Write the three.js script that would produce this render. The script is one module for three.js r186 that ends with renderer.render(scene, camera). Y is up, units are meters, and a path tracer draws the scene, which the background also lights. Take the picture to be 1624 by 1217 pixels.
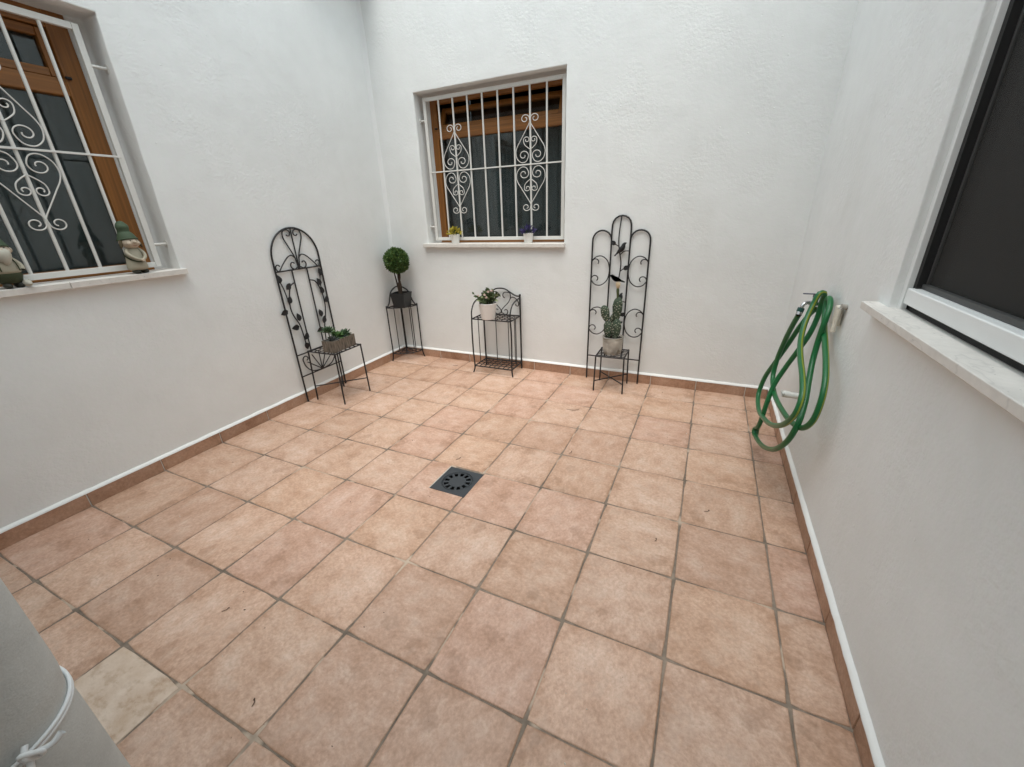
import * as THREE from 'three';
import { RoundedBoxGeometry } from 'three/addons/geometries/RoundedBoxGeometry.js';
import { mergeGeometries, mergeVertices } from 'three/addons/utils/BufferGeometryUtils.js';

// ------------------------------------------------------------------ camera, sky, sun, exposure
const scene = new THREE.Scene();
const camera = new THREE.PerspectiveCamera(86.3, 1024 / 767, 0.02, 200);
camera.rotation.order = 'YXZ';
camera.rotation.set(-22.557 * Math.PI / 180, 25.376 * Math.PI / 180, -2.036 * Math.PI / 180);
camera.position.set(2.6, 1.29, 0.287);

{ // overcast sky, brighter towards the zenith
  const w = 64, h = 32, d = new Float32Array(w * h * 4);
  for (let y = 0; y < h; y++) for (let x = 0; x < w; x++) {
    const e = Math.sin(((y + 0.5) / h - 0.5) * Math.PI), k = 0.45 + 0.55 * Math.max(0, e), o = (y * w + x) * 4;
    d[o] = 0.865 * k; d[o + 1] = 1.0 * k; d[o + 2] = 1.085 * k; d[o + 3] = 1;
  }
  const t = new THREE.DataTexture(d, w, h, THREE.RGBAFormat, THREE.FloatType);
  t.mapping = THREE.EquirectangularReflectionMapping; t.magFilter = THREE.LinearFilter; t.needsUpdate = true;
  scene.background = t; scene.environment = t;
}
const sun = new THREE.DirectionalLight(0xfff8ef, 1.5);
sun.position.set(2.0, 6, 0.12); sun.target.position.set(1.5, 0, -1.7); scene.add(sun, sun.target);
sun.castShadow = true; sun.shadow.radius = 80; sun.shadow.mapSize.set(2048, 2048);
Object.assign(sun.shadow.camera, { left: -4, right: 4, top: 4, bottom: -4, near: 0.5, far: 14 });
const renderer = new THREE.WebGLRenderer({ antialias: true });
renderer.toneMapping = THREE.LinearToneMapping;
renderer.toneMappingExposure = 2.1;
renderer.shadowMap.enabled = true;

// ------------------------------------------------------------------ helpers
const PI = Math.PI, V = (x, y, z) => new THREE.Vector3(x, y, z);
function rng(s) { return () => { s |= 0; s = s + 0x6D2B79F5 | 0; let t = Math.imul(s ^ s >>> 15, 1 | s); t = t + Math.imul(t ^ t >>> 7, 61 | t) ^ t; return ((t ^ t >>> 14) >>> 0) / 4294967296; }; }
const R = rng(20240611);
const PERM = new Uint8Array(512); { const r = rng(7), p = [...Array(256).keys()]; for (let i = 255; i > 0; i--) { const j = Math.floor(r() * (i + 1)); [p[i], p[j]] = [p[j], p[i]]; } for (let i = 0; i < 512; i++) PERM[i] = p[i & 255]; }
const GX = new Float32Array(256), GY = new Float32Array(256); for (let i = 0; i < 256; i++) { GX[i] = Math.cos(i * 2.399963); GY[i] = Math.sin(i * 2.399963); }
// periodic gradient noise, about -0.7 .. 0.7
function pn(x, y, px, py, s = 0) {
  const xi = Math.floor(x), yi = Math.floor(y), fx = x - xi, fy = y - yi;
  const x0 = ((xi % px) + px) % px, x1 = (x0 + 1) % px, y0 = ((yi % py) + py) % py, y1 = (y0 + 1) % py;
  const a = PERM[PERM[(x0 + s) & 255] + (y0 & 255)], b = PERM[PERM[(x1 + s) & 255] + (y0 & 255)], c = PERM[PERM[(x0 + s) & 255] + (y1 & 255)], d = PERM[PERM[(x1 + s) & 255] + (y1 & 255)];
  const u = fx * fx * fx * (fx * (fx * 6 - 15) + 10), v = fy * fy * fy * (fy * (fy * 6 - 15) + 10);
  const n0 = GX[a] * fx + GY[a] * fy, n1 = GX[b] * (fx - 1) + GY[b] * fy, n2 = GX[c] * fx + GY[c] * (fy - 1), n3 = GX[d] * (fx - 1) + GY[d] * (fy - 1);
  return (n0 + (n1 - n0) * u) * (1 - v) + (n2 + (n3 - n2) * u) * v;
}
const fbm = (x, y, p, oct, s = 0, gain = 0.5, py = p) => { let a = 1, t = 0; for (let o = 0; o < oct; o++) { t += a * pn(x, y, p, py, s + o * 17); x *= 2; y *= 2; p *= 2; py *= 2; a *= gain; } return t; };
const clamp = (x, a = 0, b = 1) => Math.min(b, Math.max(a, x)), mix = (a, b, t) => a + (b - a) * t, smooth = (a, b, x) => { const t = clamp((x - a) / (b - a)); return t * t * (3 - 2 * t); };
const enc = c => c <= 0.0031308 ? 12.92 * c : 1.055 * Math.pow(c, 1 / 2.4) - 0.055;
// colour texture from a function returning linear rgb
function colorTex(w, h, fn, wrap = true) {
  const d = new Uint8Array(w * h * 4), c = [0, 0, 0];
  for (let y = 0; y < h; y++) for (let x = 0; x < w; x++) { fn(x / w, y / h, c, x, y); const o = (y * w + x) * 4; d[o] = clamp(enc(c[0])) * 255; d[o + 1] = clamp(enc(c[1])) * 255; d[o + 2] = clamp(enc(c[2])) * 255; d[o + 3] = 255; }
  const t = new THREE.DataTexture(d, w, h); t.colorSpace = THREE.SRGBColorSpace; t.magFilter = THREE.LinearFilter; t.minFilter = THREE.LinearMipmapLinearFilter; t.generateMipmaps = true;
  if (wrap) t.wrapS = t.wrapT = THREE.RepeatWrapping; t.needsUpdate = true; return t;
}
function grayTex(w, h, fn, wrap = true) {
  const d = new Uint8Array(w * h * 4);
  for (let y = 0; y < h; y++) for (let x = 0; x < w; x++) { const v = clamp(fn(x / w, y / h, x, y)) * 255, o = (y * w + x) * 4; d[o] = d[o + 1] = d[o + 2] = v; d[o + 3] = 255; }
  const t = new THREE.DataTexture(d, w, h); t.magFilter = THREE.LinearFilter; t.minFilter = THREE.LinearMipmapLinearFilter; t.generateMipmaps = true;
  if (wrap) t.wrapS = t.wrapT = THREE.RepeatWrapping; t.needsUpdate = true; return t;
}
const lin = (r, g, b) => new THREE.Color().setRGB(r, g, b);
const std = (c, o = {}) => new THREE.MeshStandardMaterial({ color: lin(...c), roughness: 0.7, ...o });
function prep(g) { const n = g.index ? g.toNonIndexed() : g; for (const k of Object.keys(n.attributes)) if (!['position', 'normal', 'uv'].includes(k)) n.deleteAttribute(k); if (!n.attributes.uv) n.setAttribute('uv', new THREE.BufferAttribute(new Float32Array(n.attributes.position.count * 2), 2)); return n; }
function obj(name, geos, mat, parent) {
  const list = (Array.isArray(geos) ? geos : [geos]).map(prep);
  const geo = list.length > 1 ? mergeGeometries(list) : list[0];
  if (mat === MIron) { const p = geo.attributes.position, n = geo.attributes.normal; for (let i = 0; i < p.count; i++) p.setXYZ(i, p.getX(i) + n.getX(i) * 0.0013, p.getY(i) + n.getY(i) * 0.0013, p.getZ(i) + n.getZ(i) * 0.0013); }  // coat of paint
  const m = new THREE.Mesh(geo, mat);
  m.name = name; m.castShadow = m.receiveShadow = true; if (parent) parent.add(m); return m;
}
const used = {};
function numbered(n) { used[n] = (used[n] ?? -1) + 1; return used[n] ? n + '_' + String(used[n]).padStart(3, '0') : n; }
function thing(name, label, category, p = [0, 0, 0], turn = 0, group) {
  const g = new THREE.Group(); g.name = numbered(name); g.position.set(...p); g.rotation.y = turn;
  g.userData = { label, category }; if (group) g.userData.group = group; scene.add(g); return g;
}
function struct(name, geos, mat) { const m = obj(name, geos, mat, scene); m.userData.kind = 'structure'; return m; }
// uv in metres from the dominant face direction; grain: axis along which texture u runs
function planar(g, grain = null, off = [0, 0]) {
  g = prep(g); const p = g.attributes.position, uv = g.attributes.uv, a = V(), b = V(), c = V(), n = V();
  for (let i = 0; i < p.count; i += 3) {
    a.fromBufferAttribute(p, i); b.fromBufferAttribute(p, i + 1); c.fromBufferAttribute(p, i + 2);
    n.copy(b).sub(a).cross(c.clone().sub(a)); const ax = Math.abs(n.x), ay = Math.abs(n.y), az = Math.abs(n.z);
    let k = ax >= ay && ax >= az ? ['z', 'y'] : ay >= az ? ['x', 'z'] : ['x', 'y'];
    if (grain && k[1] === grain) k = [k[1], k[0]];
    [a, b, c].forEach((q, j) => uv.setXY(i + j, q[k[0]] + off[0], q[k[1]] + off[1]));
  }
  return g;
}
const rbox = (w, h, d, x = 0, y = 0, z = 0, r = 0.002) => { const g = new RoundedBoxGeometry(w, h, d, 2, Math.min(r, w / 2.1, h / 2.1, d / 2.1)); g.translate(x, y, z); return g; };
const span = (x0, x1, y0, y1, z0, z1, r = 0.002) => rbox(x1 - x0, y1 - y0, z1 - z0, (x0 + x1) / 2, (y0 + y1) / 2, (z0 + z1) / 2, r);
const A3 = p => p.isVector3 ? p : V(p[0], p[1], p[2] ?? 0);
function tube(pts, r, o = {}) { const c = new THREE.CatmullRomCurve3(pts.map(A3), !!o.closed, o.type ?? 'centripetal', 0.5); return new THREE.TubeGeometry(c, o.seg ?? Math.max(6, pts.length * 5), r, o.rad ?? 6, !!o.closed); }
function bar(a, b, r, rad = 8) { a = A3(a); b = A3(b); const g = new THREE.CylinderGeometry(r, r, a.distanceTo(b), rad); g.applyQuaternion(new THREE.Quaternion().setFromUnitVectors(V(0, 1, 0), b.clone().sub(a).normalize())); g.translate((a.x + b.x) / 2, (a.y + b.y) / 2, (a.z + b.z) / 2); return g; }
// tube of changing radius through points [x,y,z,r]; flat squashes it across the given axis
function loft(P, o = {}) {
  const c = new THREE.CatmullRomCurve3(P.map(p => V(p[0], p[1], p[2])), false, 'centripetal'), seg = o.seg ?? P.length * 4, rad = o.rad ?? 10;
  const rr = new THREE.CatmullRomCurve3(P.map((p, i) => V(i, p[3], 0)), false, 'catmullrom', 0.5), g = new THREE.TubeGeometry(c, seg, 1, rad, false), pos = g.attributes.position;
  for (let i = 0; i <= seg; i++) { const t = i / seg, r = Math.max(0.0002, rr.getPoint(c.getUtoTmapping(t)).y); const q0 = c.getPointAt(t); for (let j = 0; j <= rad; j++) { const k = i * (rad + 1) + j, v = V().fromBufferAttribute(pos, k).sub(q0).multiplyScalar(r).add(q0); pos.setXYZ(k, v.x, v.y, v.z); } }
  g.computeVertexNormals(); return g;
}
const ball = (r, x, y, z, sx = 1, sy = 1, sz = 1, w = 14, h = 10) => { const g = new THREE.SphereGeometry(r, w, h); g.scale(sx, sy, sz); g.translate(x, y, z); return g; };
const lathe = (pr, seg = 24) => new THREE.LatheGeometry(pr.map(p => new THREE.Vector2(p[0], p[1])), seg);
function spiral(cx, cy, r0, r1, a0, a1, n = 12) { const o = []; for (let i = 0; i <= n; i++) { const t = i / n, a = (a0 + (a1 - a0) * t) * PI / 180, r = r0 + (r1 - r0) * t; o.push([cx + r * Math.cos(a), cy + r * Math.sin(a), 0]); } return o; }
// small curved leaf: base at the origin, growing along +y, facing +z
function leaf(len, wid, curl = 0.2, fold = 0.25, n = 4, tip = 1) {
  const pos = [], idx = [], uv = [];
  for (let i = 0; i <= n; i++) { const t = i / n, w = wid * Math.pow(Math.sin(PI * Math.pow(t * 0.97 + 0.015, 0.8 * tip)), 0.85) * 0.5; for (const s of [-1, 0, 1]) { pos.push(s * w, len * t * (1 - 0.1 * curl * t), -curl * len * t * t + (s ? fold * w : 0)); uv.push(s * 0.5 + 0.5, t); } }
  for (let i = 0; i < n; i++) for (let j = 0; j < 2; j++) { const a = i * 3 + j; idx.push(a, a + 1, a + 4, a, a + 4, a + 3); }
  const g = new THREE.BufferGeometry(); g.setAttribute('position', new THREE.Float32BufferAttribute(pos, 3)); g.setAttribute('uv', new THREE.Float32BufferAttribute(uv, 2)); g.setIndex(idx); g.computeVertexNormals(); return g;
}
const M4 = new THREE.Matrix4(), Q = new THREE.Quaternion();
function put(g, p, dir, roll = 0, s = 1) { // orient +y of g along dir
  const q = new THREE.Quaternion().setFromUnitVectors(V(0, 1, 0), A3(dir).clone().normalize()); if (roll) q.multiply(Q.setFromAxisAngle(V(0, 1, 0), roll));
  const c = g.clone(); c.applyMatrix4(M4.compose(A3(p), q, V(s, s, s))); return c;
}

// ------------------------------------------------------------------ materials
const plasterBump = grayTex(2048, 2048, (u, v) => {
  const patch = smooth(-0.15, 0.35, fbm(u * 5, v * 5, 5, 2, 3));
  let h = 0.42 + 0.17 * fbm(u * 16, v * 21, 16, 3, 31, 0.5, 21) + (0.08 + 0.13 * patch) * fbm(u * 80, v * 96, 80, 3, 57, 0.65, 96);
  const rid = 1 - Math.abs(fbm(u * 11 + 0.3, v * 15, 11, 2, 91, 0.5, 15)) * 6; h += 0.035 * patch * patch * clamp(rid);
  h += 0.35 * smooth(0.56, 0.68, pn(u * 75, v * 75, 75, 75, 19)) - 0.3 * smooth(0.6, 0.7, pn(u * 60, v * 60, 60, 60, 29));
  return h;
});
const plasterMap = colorTex(1024, 1024, (u, v, c) => {
  const a = fbm(u * 4, v * 4, 4, 4, 11), b = fbm(u * 26, v * 26, 26, 3, 41), k = 0.775 + 0.03 * a + 0.016 * b, s = smooth(0.28, 0.5, fbm(u * 7, v * 3, 7, 4, 77, 0.5, 3)) * 0.014;
  let sp = pn(u * 120, v * 120, 120, 120, 5) > 0.66 ? 0.10 : 0; c[0] = k * 0.985 - s - sp; c[1] = k * 1.0 - s - sp; c[2] = k * 0.985 - s * 1.25 - sp * 1.2;
});
for (const t of [plasterBump, plasterMap]) t.repeat.set(1 / 1.7, 1 / 1.7);
plasterMap.repeat.set(1 / 2.3, 1 / 2.3);
const MP = new THREE.MeshStandardMaterial({ map: plasterMap, bumpMap: plasterBump, bumpScale: 0.0027, roughness: 0.88 });
const whitePaint = std([0.80, 0.80, 0.775], { roughness: 0.8, bumpMap: plasterBump, bumpScale: 0.002 });
// 4 x 4 atlas of tile faces
const TN = 4;
const tileH = (u, v, cell) => { const s = cell * 13, ang = 0.35 + 0.25 * Math.sin(cell * 2.1), x = u * Math.cos(ang) + v * Math.sin(ang), y = -u * Math.sin(ang) + v * Math.cos(ang); return fbm(x * 5 + cell * 3.7, y * 13 + cell * 5.3, 256, 4, s, 0.55); };
const tileMap = colorTex(2048, 2048, (U, W, c) => {
  const cx = Math.min(3, Math.floor(U * TN)), cy = Math.min(3, Math.floor(W * TN)), u = U * TN - cx, v = W * TN - cy, cell = cy * TN + cx, s = cell * 7 + 3;
  const h = tileH(u, v, cell), big = fbm(u * 2.2 + cell * 9.1, v * 2.6 + cell * 4.7, 256, 3, s), med = fbm(u * 7 + cell * 2.3, v * 8 + cell, 256, 4, s + 40, 0.6), fine = fbm(u * 26, v * 30, 256, 4, s + 90, 0.7);
  const e = Math.min(u, v, 1 - u, 1 - v), rim = smooth(0.22 + 0.3 * big, 0.0, e + 0.06 * med);
  let k = 0.5 + 0.6 * big + 0.22 * med + 0.12 * h + 0.16 * fine - 0.28 * rim; k = clamp(k);
  const br = [0.435, 0.265, 0.176], md = [0.54, 0.36, 0.263], pl = [0.615, 0.456, 0.362];
  for (let i = 0; i < 3; i++) c[i] = (k < 0.5 ? mix(br[i], md[i], k * 2) : mix(md[i], pl[i], k * 2 - 1)) * (1 + 0.13 * fine + 0.05 * h);
  const g = smooth(0.18, 0.5, fbm(u * 3 + 5.1, v * 3 + cell * 3.3, 256, 4, s + 120, 0.6)) * 0.25; const gr = [0.52, 0.39, 0.308]; for (let i = 0; i < 3; i++) c[i] = mix(c[i], gr[i], g);
  const st = smooth(0.3, 0.55, fbm(u * 1.7 + cell * 5.9, v * 2.1 + 3, 256, 5, s + 150, 0.62)) * 0.16; for (let i = 0; i < 3; i++) c[i] *= 1 - st * (1 + 0.2 * i);
  const dk = smooth(0.42, 0.6, pn(u * 90 + 3 * cell, v * 90, 512, 512, s)) * 0.22; for (let i = 0; i < 3; i++) c[i] *= 1 - dk;
}, false);
const tileBump = grayTex(2048, 2048, (U, W) => { const cx = Math.min(3, Math.floor(U * TN)), cy = Math.min(3, Math.floor(W * TN)), u = U * TN - cx, v = W * TN - cy, cell = cy * TN + cx; return 0.5 + 0.30 * tileH(u, v, cell) + 0.20 * fbm(u * 26, v * 30, 256, 4, cell * 7 + 93, 0.7); }, false);
const tints = [[1, 1, 1], [0.93, 0.905, 0.885], [1.04, 1.03, 1.03], [0.97, 0.93, 0.945], [1.0, 0.975, 0.945], [0.9, 0.87, 0.86], [0.99, 0.99, 1.0]];
const MT = tints.map(t => new THREE.MeshStandardMaterial({ map: tileMap, bumpMap: tileBump, bumpScale: 0.0016, roughness: 0.52, color: lin(...t) }));
const MTpale = new THREE.MeshStandardMaterial({ map: colorTex(256, 256, (u, v, c) => { const k = fbm(u * 3, v * 3, 3, 6, 201, 0.65), f = smooth(-0.1, 0.7, fbm(u * 4, v * 6, 4, 6, 203, 0.7, 6)) * 0.8; c[0] = 0.60 + 0.10 * k - 0.14 * f; c[1] = 0.465 + 0.11 * k - 0.14 * f; c[2] = 0.36 + 0.11 * k - 0.13 * f; }), bumpMap: tileBump, bumpScale: 0.0016, roughness: 0.55 });
MTpale.map.repeat.set(4, 4);
const MSkirt = [[0.74, 0.66, 0.60], [0.68, 0.60, 0.54], [0.80, 0.71, 0.64]].map(t => new THREE.MeshStandardMaterial({ map: tileMap, bumpMap: tileBump, bumpScale: 0.001, roughness: 0.45, color: lin(...t) }));
const MGrout = new THREE.MeshStandardMaterial({ roughness: 0.95, map: colorTex(1024, 1024, (u, v, c) => { const a = fbm(u * 8, v * 8, 8, 3, 61), b = fbm(u * 110, v * 110, 110, 2, 65), l = smooth(0.22, 0.38, fbm(u * 12, v * 12, 12, 3, 69)) * 0.2; const k = 0.165 + 0.07 * a + 0.06 * b + l; c[0] = k * 1.22; c[1] = k * 0.96; c[2] = k * 0.74; }), bumpMap: plasterBump, bumpScale: 0.003 });
MGrout.map.repeat.set(1 / 2.1, 1 / 2.1);
const MIron = std([0.009, 0.009, 0.01], { roughness: 0.5 });
const MWhiteIron = std([0.67, 0.66, 0.625], { roughness: 0.5, bumpMap: plasterBump, bumpScale: 0.0006 });
const woodMap = colorTex(512, 512, (u, v, c) => { const g = fbm(u * 3, v * 60, 3, 3, 21, 0.5, 60), r = Math.sin(v * 90 + 6 * fbm(u * 2, v * 4, 2, 3, 23, 0.5, 4)) * 0.5 + 0.5, k = 0.82 + 0.3 * g + 0.12 * r; c[0] = 0.28 * k; c[1] = 0.108 * k; c[2] = 0.02 * k; });
woodMap.repeat.set(1, 2);
const MWood = new THREE.MeshStandardMaterial({ map: woodMap, roughness: 0.45 });
const marbleMap = colorTex(1024, 1024, (u, v, c) => { const a = fbm(u * 6, v * 6, 6, 5, 131, 0.6), vein = smooth(0.06, 0.0, Math.abs(fbm(u * 3, v * 9, 3, 4, 137, 0.6, 9))) * 0.08, s = pn(u * 130, v * 130, 130, 130, 9) > 0.5 ? 0.22 : 0, f = fbm(u * 40, v * 40, 40, 3, 139) * 0.05; const k = 0.68 + 0.08 * a - vein - s + f; c[0] = k; c[1] = k * 0.955; c[2] = k * 0.89; });
const MMarble = new THREE.MeshStandardMaterial({ map: marbleMap, roughness: 0.55 });
const MGlass = new THREE.MeshPhysicalMaterial({ color: 0xffffff, transmission: 1, thickness: 0, roughness: 0.03, ior: 1.5 });
const MFrost = new THREE.MeshPhysicalMaterial({ color: lin(0.8, 0.85, 0.85), transmission: 1, thickness: 0, roughness: 0.04, ior: 1.5 });
const MAlu = std([0.80, 0.81, 0.80], { roughness: 0.3 });
const MBlackRubber = std([0.008, 0.008, 0.008], { roughness: 0.8 });
const MCurtainGrey = std([0.075, 0.08, 0.082], { roughness: 0.95 });
const MCurtainBrown = std([0.06, 0.042, 0.03], { roughness: 0.95 });
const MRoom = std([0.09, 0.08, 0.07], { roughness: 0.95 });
const MLeafDark = std([0.035, 0.075, 0.018], { roughness: 0.6 });

// ------------------------------------------------------------------ setting: ground, walls, floor
const T = 0.33;
struct('ground', rbox(60, 0.3, 60, 1.5, -0.22, -1, 0.01), std([0.2, 0.19, 0.17], { roughness: 1 }));
{ // mortar bed that shows in the joints
  const f = struct('courtyard_floor', [[-0.3, 1.46, -3.05, 1.25], [1.65, 3.3, -3.05, 1.25], [1.46, 1.65, -3.05, -1.298], [1.46, 1.65, -1.108, 1.25]].map(q => planar(new THREE.BoxGeometry(q[1] - q[0], 0.0578, q[3] - q[2]).translate((q[0] + q[1]) / 2, -0.0311, (q[2] + q[3]) / 2))), MGrout);
  const shapes = (xs, zs, cell, quarter, jit) => {
    const r = rng(jit), w = xs[1] - xs[0], d = zs[1] - zs[0];
    const ring = (ins, y, wob) => { const o = [], n = 5; const c = [[xs[0] + ins, zs[0] + ins], [xs[1] - ins, zs[0] + ins], [xs[1] - ins, zs[1] - ins], [xs[0] + ins, zs[1] - ins]]; for (let k = 0; k < 4; k++) { const a = c[k], b = c[(k + 1) % 4]; for (let i = 0; i < n; i++) { let t = i / n; if (i === 0) t = 0.012; const q = [mix(a[0], b[0], t), mix(a[1], b[1], t)]; if (i === 0) { q[0] += (a[0] < (xs[0] + xs[1]) / 2 ? 1 : -1) * 0.0012; q[1] += (a[1] < (zs[0] + zs[1]) / 2 ? 1 : -1) * 0.0012; } o.push([q[0] + (k % 2 ? wob[k * n + i] : 0), y, q[1] + (k % 2 ? 0 : wob[k * n + i])]); } } return o; };
    const wob = Array.from({ length: 20 }, () => (r() - 0.5) * 0.0018), tx = (r() - 0.5) * 0.005, tz = (r() - 0.5) * 0.005, dy = (r() - 0.5) * 0.0006;
    const P = [[(xs[0] + xs[1]) / 2, 0, (zs[0] + zs[1]) / 2], ...ring(0.0075, 0, wob), ...ring(0.0028, -0.0007, wob), ...ring(0.0006, -0.0028, wob), ...ring(0, -0.009, wob)];
    const pos = [], uv = [], idx = [], cx = cell % TN, cy = Math.floor(cell / TN), mx = P[0][0], mz = P[0][2];
    for (const p of P) { pos.push(p[0], 0.001 + p[1] + dy + (p[0] - mx) * tx + (p[2] - mz) * tz, p[2]); let a = (p[0] - xs[0]) / Math.max(T, w), b = (p[2] - zs[0]) / Math.max(T, d); if (quarter & 1) [a, b] = [b, 1 - a]; if (quarter & 2) [a, b] = [1 - a, 1 - b]; uv.push((cx + 0.015 + 0.97 * a) / TN, (cy + 0.015 + 0.97 * b) / TN); }
    for (let i = 0; i < 20; i++) { const j = (i + 1) % 20; idx.push(0, 1 + j, 1 + i); for (let k = 0; k < 3; k++) { const a = 1 + k * 20, b = a + 20; idx.push(a + i, a + j, b + j, a + i, b + j, b + i); } }
    const g = new THREE.BufferGeometry(); g.setAttribute('position', new THREE.Float32BufferAttribute(pos, 3)); g.setAttribute('uv', new THREE.Float32BufferAttribute(uv, 2)); g.setIndex(idx); g.computeVertexNormals(); return g;
  };
  const xL = [-0.052], xs = [-0.052, ...Array.from({ length: 9 }, (_, i) => (i + 1) * T), 3.112], zs = [-2.886, ...Array.from({ length: 12 }, (_, i) => -(8 - i) * T), 1.105];
  let n = 0;
  for (let i = 0; i < xs.length - 1; i++) for (let j = 0; j < zs.length - 1; j++) {
    const gx0 = i === 0 ? (-0.052 + 0.0138 * (zs[j] + zs[j + 1]) / 2) : 0.0018 + R() * 0.0013, gz = 0.0013 + R() * 0.0013, cell = Math.floor(R() * 16), q = Math.floor(R() * 4);
    const a = [i === 0 ? gx0 : xs[i] + gx0, xs[i + 1] - (i === 9 ? 0 : 0.0016 + R() * 0.0014)], b = [zs[j] + (j === 0 ? 0 : gz), zs[j + 1] - gz];
    const pale = i === 3 && Math.abs(zs[j]) < 0.01, drain = i === 4 && Math.abs(zs[j] + 4 * T) < 0.01, m = pale ? MTpale : MT[Math.floor(R() * MT.length)];
    if (drain) { // cut round the drain
      const h = shapes([a[0], 1.4465], b, cell, q, 900 + n), k = shapes([1.4465, a[1]], [-1.0985, b[1]], cell, q, 950 + n);
      // take the two pieces of one cut tile together, texture running on over both
      const fix = g => { const p = g.attributes.position, u = g.attributes.uv, cx = cell % TN, cy = Math.floor(cell / TN); for (let s = 0; s < p.count; s++) { const aa = (p.getX(s) - a[0]) / T, bb = (p.getZ(s) - b[0]) / T; u.setXY(s, (cx + 0.02 + 0.95 * aa) / TN, (cy + 0.02 + 0.95 * bb) / TN); } return g; };
      const L = (() => { const s = new THREE.Shape(); const z = v => -v; s.moveTo(a[0], z(b[0])); s.lineTo(1.4465, z(b[0])); s.lineTo(1.4465, z(-1.0985)); s.lineTo(a[1], z(-1.0985)); s.lineTo(a[1], z(b[1])); s.lineTo(a[0], z(b[1])); s.closePath(); const g = new THREE.ExtrudeGeometry(s, { depth: 0.009, bevelEnabled: true, bevelSize: 0.001, bevelThickness: 0.0015, bevelOffset: -0.001, bevelSegments: 2 }); g.rotateX(-PI / 2); g.translate(0, -0.0095, 0); return g; })();
      obj('tile', fix(L), m, f);
    } else obj('tile', shapes(a, b, cell, q, 300 + n), m, f);
    n++;
  }
}
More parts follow.
